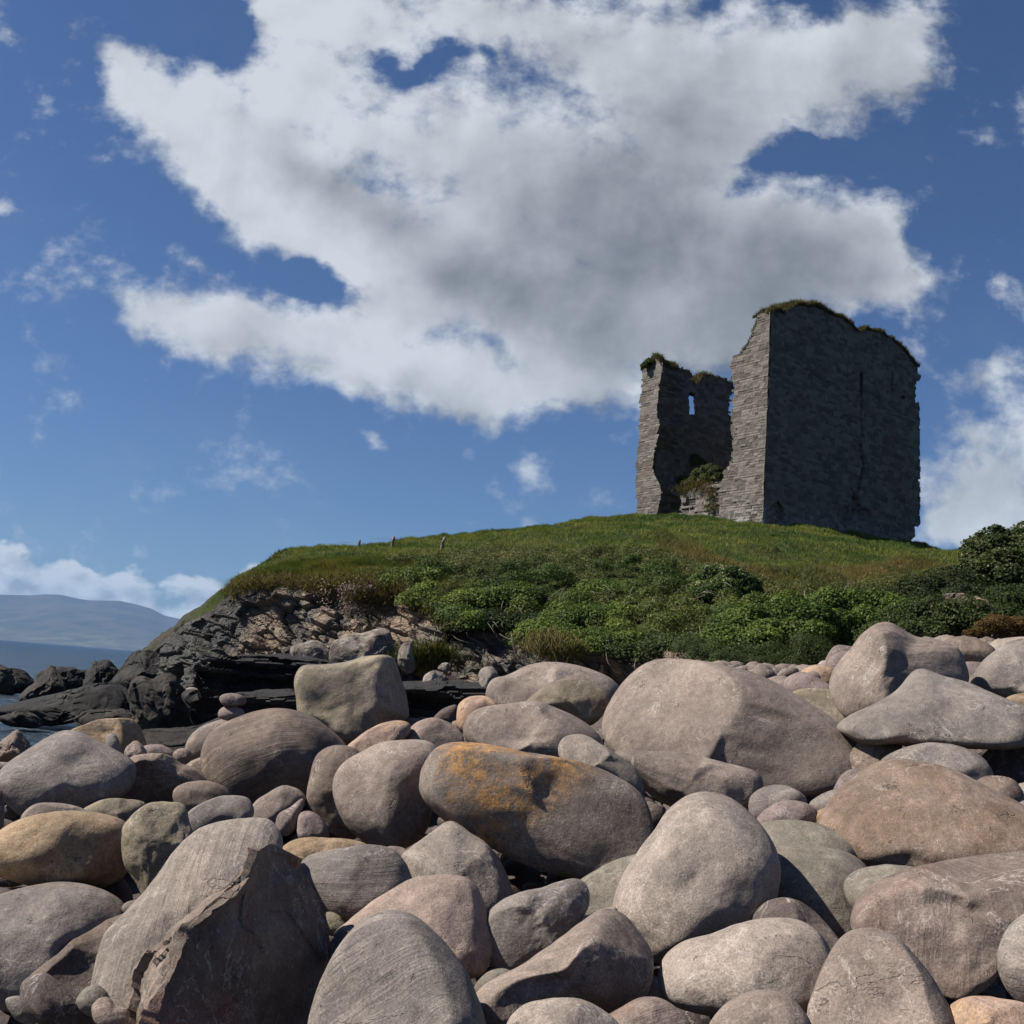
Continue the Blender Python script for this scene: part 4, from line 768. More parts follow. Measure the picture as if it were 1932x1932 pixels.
def clump_set(name, label, centers, radii, nleaf, size, ca, cb, kind='stuff', cat='shrubs', var=.3, squash=.75, keyseed=3, parent=None, group=None, flower=None, shell=.35, asp=.75, org=(0, 0, 0)):
    cen, nor, szz, tin = [], [], [], []
    per = (nleaf * radii ** 2 / (radii ** 2).sum()).astype(int)
    idx = np.repeat(np.arange(len(centers)), per); n = len(idx)
    d = unit(RS.normal(size=(n, 3))); d[:, 2] = np.where(d[:, 2] < -.35, -d[:, 2], d[:, 2]); d[:, 1] = np.where((d[:, 1] > .3) & (RS.rand(n) < .7), -d[:, 1], d[:, 1])
    lump = 1 + .28 * fbm(d * 2.2 + idx[:, None] * 3.7, 3, keyseed)
    rr_ = (1 - shell * RS.rand(n) ** 1.6) * lump
    q = centers[idx] + d * (radii[idx] * rr_)[:, None] * np.array([1, 1, squash])
    nr_ = unit(d + np.array([0, 0, .35]) + RS.normal(size=(n, 3)) * .55)
    key = np.clip(.5 + .9 * fbm(centers[idx] * .5, 2, keyseed) + .35 * fbm(q * 2.5, 2, keyseed + 2), 0, 1)
    t_ = hue(n, ca, cb, var, key)
    sz_ = size * (dist(q + np.array(org)) / 28) ** .5 * np.ones(n)
    if flower is not None:
        fm = (d[:, 2] > .1) & (RS.rand(n) < flower[1]); t_[fm] = np.array(flower[0]) * RS.uniform(.8, 1.1, (fm.sum(), 1)); sz_[fm] *= .8
    o = leaves(q, nr_, sz_, t_, name, parent, asp=asp)
    if parent is None: tag(o, label, cat, group, kind)
    return o
# dark bramble thicket between cliff edge and grass
def wf_b(x, y, r): return ((x > 690) & (x < 2300) & (y > shrub_top(x)) & (r >= 3) & (r < 120)).astype(float)
q, nn_, r = sample_hill(1250, wf_b)
rad = RS.uniform(.28, .62, len(q)); q = q + nn_ * .05
clump_set('bramble_thicket', 'dark olive bramble thicket covering the slope between cliff and grass', q, rad, 330000, .052, (0.044, 0.070, 0.017), (0.120, 0.134, 0.044), cat='thicket', shell=.5)
# brighter ivy: along and over the cliff edge
cs = []
def line_ivy(pts, n, spread, dpush=0.0):
    pts = np.array(pts, float); s = RS.rand(n); k = np.linspace(0, 1, len(pts))
    x = np.interp(s, k, pts[:, 0]) + RS.normal(size=n) * spread; y = np.interp(s, k, pts[:, 1]) + RS.normal(size=n) * spread * .55
    e = edge_line(x); de = np.interp(x, pr[:, 0], pr[:, 4]); dm = np.interp(x, pr[:, 0], pr[:, 6]); ym = np.interp(x, pr[:, 0], pr[:, 5])
    f = np.clip((e - y) / (e - ym), 0, 1); D = de + (dm - de) * f - .75 - dpush - np.clip((y - e) / 60, 0, 1) * .6
    return P(x, y, D)
ivy1 = np.vstack([line_ivy([(752, 1098), (790, 1100), (830, 1110)], 20, 9), line_ivy([(840, 1150), (900, 1128), (960, 1130), (1010, 1120)], 34, 11), line_ivy([(1000, 1200), (1060, 1180), (1120, 1165), (1190, 1162)], 46, 12),
                  line_ivy([(1095, 1128), (1120, 1118), (1160, 1130)], 16, 9), line_ivy([(780, 1130), (860, 1165), (900, 1178)], 18, 10), line_ivy([(1020, 1210), (1100, 1212), (1200, 1205)], 24, 11)])
clump_set('ivy', 'glossy bright green ivy spilling over the cliff edge', ivy1, RS.uniform(.28, .58, len(ivy1)), 95000, .06, (0.055, 0.105, 0.020), (0.145, 0.205, 0.044), cat='ivy', keyseed=8, shell=.55)
q, nn_, r = sample_hill(95, lambda x, y, r: ((x > 740) & (x < 1900) & (y > shrub_top(x) + 20) & (r >= 3) & (r < 50)).astype(float))
clump_set('shrubs', 'loose mid green shrubs scattered through the bramble thicket', q + nn_ * .25, RS.uniform(.25, .6, 95), 60000, .055, (0.045, 0.085, 0.018), (0.125, 0.170, 0.042), keyseed=28, shell=.6)
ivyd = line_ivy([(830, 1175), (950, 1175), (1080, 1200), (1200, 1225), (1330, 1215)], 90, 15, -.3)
clump_set('ivy', 'ivy hanging below the bright ivy on the cliff, tinted dark as if shaded', ivyd, RS.uniform(.25, .5, len(ivyd)), 42000, .065, (0.022, 0.042, 0.012), (0.055, 0.085, 0.022), cat='ivy', keyseed=18)  # leaf tint darkened to paint the shade beneath the bright ivy
# individual bushes at the right
def bush(name, label, cat, blobs, nleaf, size, ca, cb, flower=None, stem_n=5, var=.3, group=None, asp=.75):
    """blobs: (vx,vy,depth,radius m)"""
    cen = np.array([P(b[0], b[1], b[2]) for b in blobs]); rad = np.array([b[3] for b in blobs], float)
    ex_c, ex_r = [cen], [rad]
    for c_, r_ in zip(cen, rad):
        d = unit(RS.normal(size=(10, 3))); ex_c.append(c_ + d * r_ * .75 * np.array([1, 1, .8])); ex_r.append(np.full(10, r_ * .42))
    cen2, rad2 = np.vstack(ex_c), np.concatenate(ex_r)
    bx, by = cen[:, 0].mean(), cen[:, 1].mean(); bz = cen[:, 2].min() - rad.max() * .9
    e = empty(name, (bx, by, bz), label, cat, group)
    o = clump_set('foliage', None, cen2 - np.array([bx, by, bz]), rad2, nleaf, size, ca, cb, parent=e, org=(bx, by, bz), keyseed=int(bx * 10) % 50, flower=flower, var=var, asp=asp)
    # stems
    VV, FF, base_i = [], [], 0
    for k in range(stem_n):
        tgt = cen2[RS.randint(len(cen2))] - np.array([bx, by, bz]); s0 = np.array([RS.uniform(-.3, .3), RS.uniform(-.2, .2), -.4])
        pts = [s0 + (tgt - s0) * s + np.array([math.sin(3 * s + k), math.cos(2 * s + k), 0]) * .12 * s for s in np.linspace(0, 1, 7)]
        add_tube(VV, FF, pts, [.055 * (1 - .8 * s) for s in np.linspace(0, 1, 7)])
    mesh_np('stem', np.vstack(VV), np.vstack(FF), M['bark'], parent=e)
    return e
def add_tube(VV, FF, pts, rad, sides=5):
    b0 = sum(len(v) for v in VV); pts = np.array(pts)
    tg = np.gradient(pts, axis=0); tg = unit(tg); ref = np.array([.3, .2, .93]); n1 = unit(np.cross(tg, ref)); n2_ = np.cross(tg, n1)
    a = np.linspace(0, 2 * math.pi, sides, endpoint=False)
    v = pts[:, None] + (np.cos(a)[None, :, None] * n1[:, None] + np.sin(a)[None, :, None] * n2_[:, None]) * np.array(rad)[:, None, None]
    VV.append(v.reshape(-1, 3)); m = len(pts)
    F = [[b0 + i * sides + j, b0 + i * sides + (j + 1) % sides, b0 + (i + 1) * sides + (j + 1) % sides, b0 + (i + 1) * sides + j] for i in range(m - 1) for j in range(sides)]
    FF.append(np.array(F))
GR = (0.055, 0.105, 0.020); GR2 = (0.145, 0.205, 0.044)
bush('ivy_bush', 'broad bright green ivy bush, the largest, left of the tall angled boulder', 'bush', [(1400,1190,22.3,.75),(1450,1175,22.6,.8),(1500,1180,22.3,.8),(1370,1225,21.6,.6),(1440,1225,21.5,.75),(1520,1215,21.6,.7),(1560,1190,22.4,.6),(1480,1150,23.4,.5)], 42000, .066, GR, GR2)
bush('ivy_bush', 'bright green ivy bush running along the top of the right thicket', 'bush', [(1560,1150,24,.6),(1610,1145,24,.6),(1660,1150,24,.6),(1700,1160,23.5,.55),(1640,1175,23,.5),(1590,1180,22.8,.5)], 30000, .066, GR, GR2)
bush('dark_bush', 'dark green feathery weeds at the foot of the slope left of the angled boulder', 'bush', [(1340,1240,20.8,.5),(1400,1250,20.5,.5),(1460,1250,20.3,.5),(1530,1238,20.4,.55),(1370,1262,20.0,.4),(1440,1268,19.8,.38),(1495,1265,19.9,.38),(1300,1232,21.6,.4)], 34000, .05, (0.030, 0.050, 0.016), (0.066, 0.095, 0.030), asp=.35)
bush('hawthorn', 'rounded hawthorn bush with white blossom on the slope below the castle', 'bush', [(1340,1095,30.5,.62),(1380,1098,30.2,.65),(1405,1110,30,.5),(1360,1118,29.6,.6),(1325,1118,29.8,.45)], 22000, .062, (0.040, 0.085, 0.018), (0.095, 0.150, 0.035), flower=((.55, .50, .42), .13), stem_n=9)
bush('elder_tree', 'tall dark elder tree with pale blossom against the sky at the right edge', 'tree', [(1872,1012,27,.38),(1893,1022,27,.42),(1850,1022,27,.3),(1932,1015,27,.5),(1860,1040,27,.6),(1885,1060,27,.95),(1930,1045,27,.9),(1900,1095,26.5,1.0),(1850,1085,26.5,.7),(1960,1080,26.5,1.0),(1990,1040,27,.9),(1838,1110,26,.5)], 52000, .075, (0.026, 0.048, 0.014), (0.070, 0.100, 0.028), flower=((.42, .40, .32), .06), stem_n=9)
bush('dark_bush', 'dark green bush in front of the elder tree by the right edge', 'bush', [(1740,1125,26,.7),(1790,1115,26,.8),(1760,1150,25,.7),(1830,1140,25,.75),(1800,1160,24,.7),(1720,1165,24,.5)], 34000, .062, (0.018, 0.034, 0.011), (0.045, 0.062, 0.020))
bush('dark_bush', 'mid green bush low at the right edge above the pale skyline boulder', 'bush', [(1740,1200,19.8,.5),(1790,1192,20,.5),(1700,1180,20.6,.5),(1770,1165,20.3,.6),(1815,1168,19.9,.55),(1850,1180,19.6,.4),(1850,1165,21.5,.65),(1900,1155,21.8,.7),(1950,1150,22,.7),(1690,1205,20.2,.45),(2000,1160,21.5,.8),(1650,1208,20.3,.45),(1900,1178,20,.5),(1960,1180,20,.5)], 52000, .058, (0.028, 0.050, 0.014), (0.062, 0.090, 0.026))
bush('withered_gorse', 'withered orange brown gorse low at the right edge', 'bush', [(1855,1190,18.7,.24),(1890,1184,18.8,.30),(1925,1186,18.8,.28),(1960,1184,18.8,.35),(1830,1198,18.6,.15),(1870,1176,19,.2)], 17000, .045, (0.105, 0.070, 0.022), (0.20, 0.125, 0.04), asp=.4)
# bare vine stems hanging in front of the cliff and thicket
VV, FF = [], []
for k in range(120):
    x0 = RS.uniform(800, 1640); e = float(edge_line(x0)); y0 = RS.uniform(e - 60, e + 5) if k % 2 else RS.uniform(1100, 1190)
    d0 = float(np.interp(x0, pr[:, 0], pr[:, 4])) - .8 + max(0, (e - y0) / 110.0 * 3.5)
    ln = RS.uniform(15, 60); ang = RS.uniform(-.9, .9) if k % 2 else RS.uniform(-1.6, 1.6)
    pts = [P(x0 + math.sin(ang + s * RS.uniform(.6, 1.2)) * ln * s, y0 + math.cos(ang) * ln * s + 8 * math.sin(s * 3 + k), d0 - .25 * math.sin(s * 3)) for s in np.linspace(0, 1, 8)]
    add_tube(VV, FF, pts, [.008] * 8, 4)
tag(mesh_np('bare_stems', np.vstack(VV), np.vstack(FF), M['stem']), 'tangle of bare pale stems in the thicket and under the ivy', 'stems', kind='stuff')
# thrift flowers, grass pads on the cliff
def pad(name, label, cat, vx, vy, d, w, n, ca, cb, h=.25, curl=(0, -.3, -.6)):
    c_ = P(vx, vy, d); q = c_ + RS.normal(size=(n, 3)) * np.array([w, .12, w * .45])
    return tag(blades(q, RS.uniform(h * .5, h, n), .02, hue(n, ca, cb, .3), name, .5, curl=np.array(curl)), label, cat)
pad('grass_pad', 'green grass pad growing on the cliff right of the square boulder', 'grass tuft', 812, 1243, 28.3, .38, 5000, (0.06, 0.075, 0.016), (0.12, 0.12, 0.03), .3)
pad('grass_pad', 'hanging straw green grass pad under the ivy, left of the huge smooth boulder', 'grass tuft', 1042, 1215, 26.2, .3, 3500, (0.10, 0.11, 0.03), (0.22, 0.19, 0.07), .4, (0, -.4, -1.6))
pad('grass_pad', 'small mossy grass pad right of the hanging one', 'grass tuft', 1078, 1220, 26.0, .16, 1500, (0.08, 0.10, 0.03), (0.15, 0.15, 0.04), .25, (0, -.4, -1.2))
pad('grass_pad', 'brown green tuft in the upper cliff beside the pink flowers', 'grass tuft', 697, 1130, 32.0, .3, 2500, (0.07, 0.07, 0.025), (0.14, 0.11, 0.05), .3)
nF = 900; fc = P(np.array([648, 655, 667, 683, 663, 690, 612, 1.0 * 700])[RS.randint(0, 8, nF)], np.array([1108, 1112, 1132, 1112, 1140, 1150, 1115, 1145])[RS.randint(0, 8, nF)], 32.0) + RS.normal(size=(nF, 3)) * np.array([.14, .1, .12])
o = leaves(fc, unit(RS.normal(size=(nF, 3)) + np.array([-.3, -.8, .6])), np.full(nF, .05), hue(nF, (.42, .33, .36), (.25, .20, .20), .2), 'thrift_flowers', asp=1)
tag(o, 'clusters of pale pink thrift flowers near the top of the cliff', 'flowers', kind='stuff')

# ------------------------------------------------------------------ fence posts
for i, (x, y, lab) in enumerate([(676, 1030, 'weathered wooden fence post on the cliff top, leftmost of three'), (740, 1023, 'weathered leaning fence post on the cliff top skyline, middle of three'), (834, 1026, 'weathered fence post low in the grass, rightmost of three')]):
    b_ = P(x, y + 4, 44 if i < 2 else 40); e = empty('fence_post', tuple(b_), lab, 'fence post', 'fence posts on the cliff top')
    VV, FF = [], []; add_tube(VV, FF, [(0, 0, -.5), (.01, 0, .1), (.02 + .03 * i, 0, .34), (.02 + .04 * i, 0, .36)], [.07, .065, .06, .03], 8)
    mesh_np('post', np.vstack(VV), np.vstack(FF), M['wood'], parent=e)
    VV, FF = [], []; add_tube(VV, FF, [(-.9, 0, .18), (0, -.06, .22), (.9, .1, .16)], [.006] * 3, 4)
    mesh_np('wire', np.vstack(VV), np.vstack(FF), M['wood'], parent=e)

# ------------------------------------------------------------------ castle
YAW = math.radians(35); A0 = P(1440.0, 985.0, 55.0)[:2]
D1 = np.array([math.cos(YAW), math.sin(YAW)]); D2 = np.array([-math.sin(YAW), math.cos(YAW)])
N1 = np.array([math.sin(YAW), -math.cos(YAW)]); N2 = np.array([-math.cos(YAW), -math.sin(YAW)])
def on_plane(pv, O, Nn):
    r = ray(pv[:, 0], pv[:, 1]); dn = r[:, :2] @ Nn; tt_ = ((O - CAM[:2]) @ Nn) / dn
    return CAM + r * tt_[:, None]
def inpoly(x, y, poly):
    n = len(poly); ins = np.zeros(x.shape, bool); j = n - 1
    for i in range(n):
        xi, yi = poly[i]; xj, yj = poly[j]
        c_ = ((yi > y) != (yj > y)) & (x < (xj - xi) * (y - yi) / (yj - yi + 1e-12) + xi); ins ^= c_; j = i
    return ins
m, t, b, o = base_mat('castle_masonry'); tc = t.add('ShaderNodeTexCoord'); v = tc.outputs['Object']
at = t.add('ShaderNodeAttribute', attribute_name='tone'); tn = at.outputs['Fac']
n1 = t.noise(v, .35, 6, .6, .3); n2 = t.noise(v, 6, 8, .7); n3 = t.noise(v, 1.3, 7, .6)
c_ = t.mix(t.math('ADD', t.math('MULTIPLY', tn, .85), t.math('MULTIPLY', t.math('SUBTRACT', n3, .35), .6)), (0.070, 0.063, 0.054), (0.185, 0.168, 0.145))
c_ = t.mix(t.math('MULTIPLY', t.step(n1, .55, .66), .55), c_, (0.125, 0.082, 0.064))
c_ = t.mix(t.step(n3, .52, .7, 0, .55), c_, (0.07, 0.068, 0.062))
wl = t.math('MULTIPLY', t.step(n2, .60, .68), t.step(t.noise(v, .6, 4), .42, .6, .25, 1.0))
c_ = t.mix(t.math('MULTIPLY', wl, .75), c_, (0.34, 0.325, 0.295))
zz_ = t.add('ShaderNodeSeparateXYZ'); t.l.new(v, zz_.inputs[0])
rub = t.math('MULTIPLY', t.math('MULTIPLY', t.step(zz_.outputs[2], 4.6, 2.4, 0, 1), t.step(t.noise(v, 3.2, 6, .7), .46, .6)), .7)
c_ = t.mix(rub, c_, (0.33, 0.32, 0.295))
t.l.new(c_, b.inputs['Base Color']); b.inputs['Roughness'].default_value = .9; b.inputs['Specular IOR Level'].default_value = .2
bp = t.add('ShaderNodeBump'); bp.inputs['Strength'].default_value = .8; bp.inputs['Distance'].default_value = .12; t.l.new(n2, bp.inputs['Height']); t.l.new(bp.outputs[0], b.inputs['Normal'])
M['masonry'] = m
castle = empty('castle_ruin', (float(A0[0]), float(A0[1]), 10.0), 'roofless grey stone castle ruin with a broken side wall standing on the hill', 'castle')
CO = np.array([A0[0], A0[1], 10.0])
def stones(s, z, seed):
    """stone id hash, joint depth"""
    row = z / .165 + .35 * np.sin(s * .35 + seed) + .12 * np.sin(s * 1.1); ri = np.floor(row); rf = row - ri
    L = .27 + .26 * _h(ri, ri * 0, ri * 0, seed); col = s / L + 7 * _h(ri, ri * 0 + 3, ri * 0, seed); cidx = np.floor(col); cf = col - cidx
    ri2 = np.floor(row / 2); r2 = row / 2 - ri2; L2 = .62; c2_ = s / L2 + 5 * _h(ri2, ri2 * 0 + 1, ri2 * 0, seed); ci2 = np.floor(c2_); cf2 = c2_ - ci2
    bigm = _h(ri2, ci2, ri2 * 0, seed + 8) > .66
    hv = _h(ri, cidx, ri * 0, seed + 5); hv = np.where(bigm, _h(ri2, ci2, ri2 * 0 + 2, seed + 9), hv)
    e2 = np.minimum(np.minimum(r2, 1 - r2) * .33, np.minimum(cf2, 1 - cf2) * L2); e = np.minimum(np.minimum(rf, 1 - rf) * .165, np.minimum(cf, 1 - cf) * L)
    e = np.where(bigm, e2, e); return hv, np.clip(1 - e / .035, 0, 1)
def wall(name, O, D, Nn, poly, thick, holes=(), seed=1, jag=.42, grooves=(), zmin_base=12.0, splay=False, smin=None, smax=None, cell=.075, parent=castle, layers=9, relief=.04, shift=0.0, poly_sz=None):
    if poly_sz is None:
        w3 = on_plane(toV('k', poly), O, Nn); sz_ = np.stack([(w3[:, :2] - O) @ D, w3[:, 2]], 1)
    else: sz_ = np.array(poly_sz, float)
    if smin is not None: sz_[:, 0] = np.maximum(sz_[:, 0], smin)
    if smax is not None: sz_[:, 0] = np.minimum(sz_[:, 0], smax)
    hs = []
    for h in holes:
        w3 = on_plane(toV('k', h), O, Nn); hs.append(np.stack([(w3[:, :2] - O) @ D, w3[:, 2]], 1))
    s0, z0 = sz_.min(0) - .3; s1, z1 = sz_.max(0) + .3
    if smin is not None: s0 = smin
    ns, nz_ = int((s1 - s0) / cell) + 1, int((z1 - z0) / cell) + 1
    S_, Z_ = np.meshgrid(s0 + np.arange(ns + 1) * cell, z0 + np.arange(nz_ + 1) * cell, indexing='ij')
    sc, zc = (S_[:-1, :-1] + cell / 2), (Z_[:-1, :-1] + cell / 2)
    hv, _ = stones(sc, zc, seed)
    jit = (hv - .5) * jag
    mask = inpoly(sc + jit * (0 if poly_sz is not None else 1), zc + (hv - .5) * .16, sz_)
    if smin is not None: mask |= inpoly(sc + .3, zc + (hv - .5) * .16, sz_) & (sc < smin + .4)
    for h in hs: mask &= ~inpoly(sc + jit * .25, zc, h)
    for _ in range(2):
        mm = np.pad(mask, 1).astype(int); nb = mm[:-2, 1:-1] + mm[2:, 1:-1] + mm[1:-1, :-2] + mm[1:-1, 2:]
        mask = (mask & (nb >= 2)) | (nb >= 4)
    # vertex data
    hvv, jn = stones(S_, Z_, seed)
    pt = np.stack([S_.ravel(), Z_.ravel(), S_.ravel() * 0 + seed], 1)
    out_ = (hvv.ravel() - .5) * relief - jn.ravel() * .03 + .07 * fbm(pt * .45, 3, seed) + .02 * fbm(pt * 5, 2, seed)
    for gr_, gw, gd in grooves:
        w3 = on_plane(toV('k', gr_), O, Nn); ln = np.stack([(w3[:, :2] - O) @ D, w3[:, 2]], 1)
        P_ = np.stack([S_.ravel(), Z_.ravel()], 1) + .06 * np.stack([fbm(pt * 2.5, 3, 70), fbm(pt * 2.5, 3, 71)], 1); dm_ = np.full(len(P_), 9.)
        for a_, b_ in zip(ln[:-1], ln[1:]):
            ab = b_ - a_; t_ = np.clip(((P_ - a_) @ ab) / (ab @ ab), 0, 1); dm_ = np.minimum(dm_, np.linalg.norm(P_ - a_ - t_[:, None] * ab, axis=1))
        out_ -= gd * np.clip(1 - dm_ / gw, 0, 1) ** .5
    basew = np.clip(1 - (Z_.ravel() - (zmin_base if zmin_base else -99)) / 2.2, 0, 1)
    out_ += basew * (.22 * fbm(pt * 1.3, 3, seed + 4) - .10)
    vm = np.zeros((ns + 1, nz_ + 1))
    cnt = np.pad(mask.astype(float), 1); vm = (cnt[:-1, :-1] + cnt[1:, :-1] + cnt[:-1, 1:] + cnt[1:, 1:]) / 4
    bl = vm.copy()
    for _ in range(4): bl = (np.roll(bl, 1, 0) + np.roll(bl, -1, 0) + np.roll(bl, 1, 1) + np.roll(bl, -1, 1) + bl) / 5
    gs, gz_ = np.gradient(bl); gl_ = np.hypot(gs, gz_) + 1e-6; gs, gz_ = gs / gl_, gz_ / gl_
    nv = (ns + 1) * (nz_ + 1); V = []
    bnd = ((vm > 0) & (vm < 1)).ravel()
    for k in range(layers + 1):
        f = k / layers
        nz3 = fbm(np.stack([S_.ravel() * 2.4, Z_.ravel() * 4.0, np.full(nv, f * thick * 2.4)], 1), 3, seed + 60) if 0 < k < layers else np.zeros(nv)
        amp = (.16 + .16 * nz3) * (0 if k in (0, layers) else 1)
        ds, dz = gs.ravel() * amp, gz_.ravel() * amp
        offn = (out_ if k == 0 else (-out_ * .8 if k == layers else 0)) - f * thick + shift
        V.append(np.stack([O[0] + D[0] * (S_.ravel() + ds) + Nn[0] * offn, O[1] + D[1] * (S_.ravel() + ds) + Nn[1] * offn, Z_.ravel() + dz], 1))
    if splay:
        hc = hs[0].mean(0); dd_ = np.hypot((S_.ravel() - hc[0]), (Z_.ravel() - hc[1]) * .6); w_ = np.clip(1.5 - dd_ / .9, 0, 1)
        for k in range(layers + 1): sh_ = w_ * thick * (k / layers) * 1.0; V[k][:, 0] += D[0] * sh_; V[k][:, 1] += D[1] * sh_
    V = np.vstack(V); idx = np.arange(nv).reshape(ns + 1, nz_ + 1)
    a_, b_, c2, d_ = idx[:-1, :-1][mask], idx[1:, :-1][mask], idx[1:, 1:][mask], idx[:-1, 1:][mask]
    F = [np.stack([a_, b_, c2, d_], 1), np.stack([a_, d_, c2, b_], 1) + layers * nv]; T = [hv[mask], hv[mask]]
    mp = np.pad(mask, 1)
    for dx, dy, e0, e1 in ((-1, 0, (0, 0), (0, 1)), (1, 0, (1, 1), (1, 0)), (0, -1, (1, 0), (0, 0)), (0, 1, (0, 1), (1, 1))):
        nbm = mp[1 + dx: mp.shape[0] - 1 + dx, 1 + dy: mp.shape[1] - 1 + dy]; ed = mask & ~nbm
        I, J = np.nonzero(ed)
        v0 = idx[I + e0[0], J + e0[1]]; v1 = idx[I + e1[0], J + e1[1]]
        for k in range(layers):
            F.append(np.stack([v0 + k * nv, v1 + k * nv, v1 + (k + 1) * nv, v0 + (k + 1) * nv], 1))
            T.append(_h(np.floor(S_[I, J] / .35), np.floor(Z_[I, J] / .19), np.full(len(I), k // 2), seed))
    F = np.vstack(F); T = np.concatenate(T)
    used = np.unique(F); mp_ = np.zeros(len(V), int); mp_[used] = np.arange(len(used)); V = V[used]; F = mp_[F]
    ob = mesh_np(name, V - CO, F, M['masonry'], smooth=False, parent=parent, attrs={'tone': ('FACE', 'FLOAT', T)})
    return ob, sz_
W1P = [(935,165),(942,140),(985,134),(1020,150),(1035,122),(1080,104),(1180,104),(1240,118),(1300,148),(1380,182),(1440,217),(1480,257),(1500,267),(1550,254),(1620,272),(1690,304),(1740,352),(1790,402),(1830,452),(1870,502),(1868,530),(1890,560),(1885,590),(1855,598),(1853,725),(1880,728),(1881,1000),(1882,1440),(1886,1505),(1845,1520),(1855,1570),(1830,1600),(1830,1760),(860,1680),(883,1350),(900,1100),(915,700)]
HOL = [[(938,1375),(985,1355),(1018,1400),(1012,1500),(945,1500)], [(1497,535),(1521,535),(1516,685),(1494,685)], [(1765,682),(1788,682),(1788,704),(1765,704)]]
W1, sz1 = wall('front_wall', A0, D1, N1, W1P, .95, holes=HOL, jag=.16, seed=3, smin=0.0, cell=.07, grooves=[([(1512,680),(1508,800),(1520,900),(1512,940)], .10, .2), ([(1505,1000),(1522,1120),(1500,1250),(1470,1360),(1440,1500)], .12, .3), ([(1470,1340),(1500,1420),(1560,1450)], .3, .35), ([(1705,545),(1706,660)], .12, .3), ([(1420,1400),(1410,1500)], .2, .3)])
W2P = [(935,165),(880,150),(850,180),(845,215),(820,260),(815,300),(790,350),(750,400),(700,435),(682,470),(685,560),(700,620),(690,700),(690,870),(695,960),(690,1100),(650,1150),(630,1190),(615,1240),(600,1300),(610,1460),(600,1620),(900,1660),(895,1400)]
W2, sz2 = wall('side_wall', A0, D2, N2, W2P, 1.9, seed=5, jag=.26, smin=0.04, shift=.05)
W2F = [(108,520),(140,465),(180,440),(220,445),(245,480),(235,560),(215,650),(205,760),(225,870),(215,950),(190,1050),(180,1140),(200,1200),(235,1260),(240,1330),(210,1440),(200,1600),(60,1600),(80,1380),(75,1300),(80,1180),(95,900),(110,560)]
W2b, sz2b = wall('broken_side_wall', A0, D2, N2, W2F, 1.7, jag=.24, seed=7)
W2L = [(335,1460),(345,1400),(350,1320),(400,1280),(480,1250),(560,1240),(640,1225),(640,1620),(330,1600)]
W2c, _ = wall('low_broken_wall', A0, D2, N2, W2L, 1.0, seed=9, shift=-.12, relief=.16)
C0 = A0 + D2 * sz2b[:, 0].max(); Oi = C0 - D2 * 1.6
CDP = [(225,445),(250,487),(330,497),(400,515),(425,540),(438,598),(452,618),(474,590),(500,550),(560,547),(620,567),(680,602),(693,640),(680,700),(672,800),(700,840),(760,900),(800,1000),(800,1560),(150,1560),(180,445)]
W3, sz3 = wall('rear_wall', Oi, D1, N1, CDP, .6, holes=[[(410,680),(420,662),(443,665),(448,800),(420,806)]], splay=True, seed=11, smin=.25)
W4, _ = wall('end_wall', A0 + D1 * 13.6 + N2 * -.05, D2, -N2, None, 1.5, seed=13, cell=.15, poly_sz=[(2.0, 10.0), (2.0, 19.5), (5.0, 18.8), (9.6, 17.5), (9.6, 10.0)])
# openings seen as dark recesses of the shaded front wall: drain hole and slit window frames
def slit(pts, depth, name):
    w3 = on_plane(toV('k', pts), A0, N1)
    n_ = np.array([N1[0], N1[1], 0]); V = np.vstack([w3 + n_ * .075, w3 + n_ * .01, w3 * 1]) - CO
    return V
# grass and ivy on the wall tops
def top_tufts(obj_sz, O, D, Nn, thick, zmin, n, h=.35, ca=(0.060, 0.070, 0.022), cb=(0.12, 0.105, 0.045)):
    seg = []; m = len(obj_sz)
    for i in range(m):
        a, b = obj_sz[i], obj_sz[(i + 1) % m]
        if min(a[1], b[1]) > zmin and abs(b[0] - a[0]) > .12: seg.append((a, b, abs(b[0] - a[0])))
    w = np.array([s[2] for s in seg]); k = RS.choice(len(seg), n, p=w / w.sum()); u = RS.rand(n)
    a = np.array([s[0] for s in seg])[k]; b = np.array([s[1] for s in seg])[k]; q = a + (b - a) * u[:, None]
    dn = -RS.rand(n) * thick + .12; hmp = fbm(np.stack([q[:, 0] * 1.3, q[:, 1] * .5, dn], 1), 3, 9)
    pos = np.stack([O[0] + D[0] * q[:, 0] + Nn[0] * dn, O[1] + D[1] * q[:, 0] + Nn[1] * dn, q[:, 1] - .12 + .15 * hmp], 1)
    return pos, h * np.clip(.65 + .9 * hmp, .15, 1.6), hue(n, ca, cb, .3, np.clip(.5 + hmp, 0, 1))
pp, hhh, cc_ = [], [], []
for sz_, O_, D_, N_, zm, n in ((sz1, A0, D1, N1, 19.5, 30000), (sz2, A0, D2, N2, 21, 3000), (sz2b, A0, D2, N2, 19, 3500), (sz3, Oi, D1, N1, 19.5, 5000)):
    zm = np.sort(sz_[:, 1])[::-1][min(len(sz_) - 1, int(len(sz_) * .55))] if n > 5000 else sz_[:, 1].max() - 2.2
    a1, a2, a3 = top_tufts(sz_, O_, D_, N_, 1.6, zm, n); pp.append(a1); hhh.append(a2); cc_.append(a3)
o = blades(np.vstack(pp), np.concatenate(hhh), .035, np.vstack(cc_), 'wall_top_grass', .5)
tag(o, 'shaggy grass and weeds growing along the broken tops of the castle walls', 'grass', kind='stuff')
def on_castle(kx, ky, s_in):
    q = toV('k', [(kx, ky)]); w3 = on_plane(q, A0 - N2 * s_in, N2)[0]; return w3
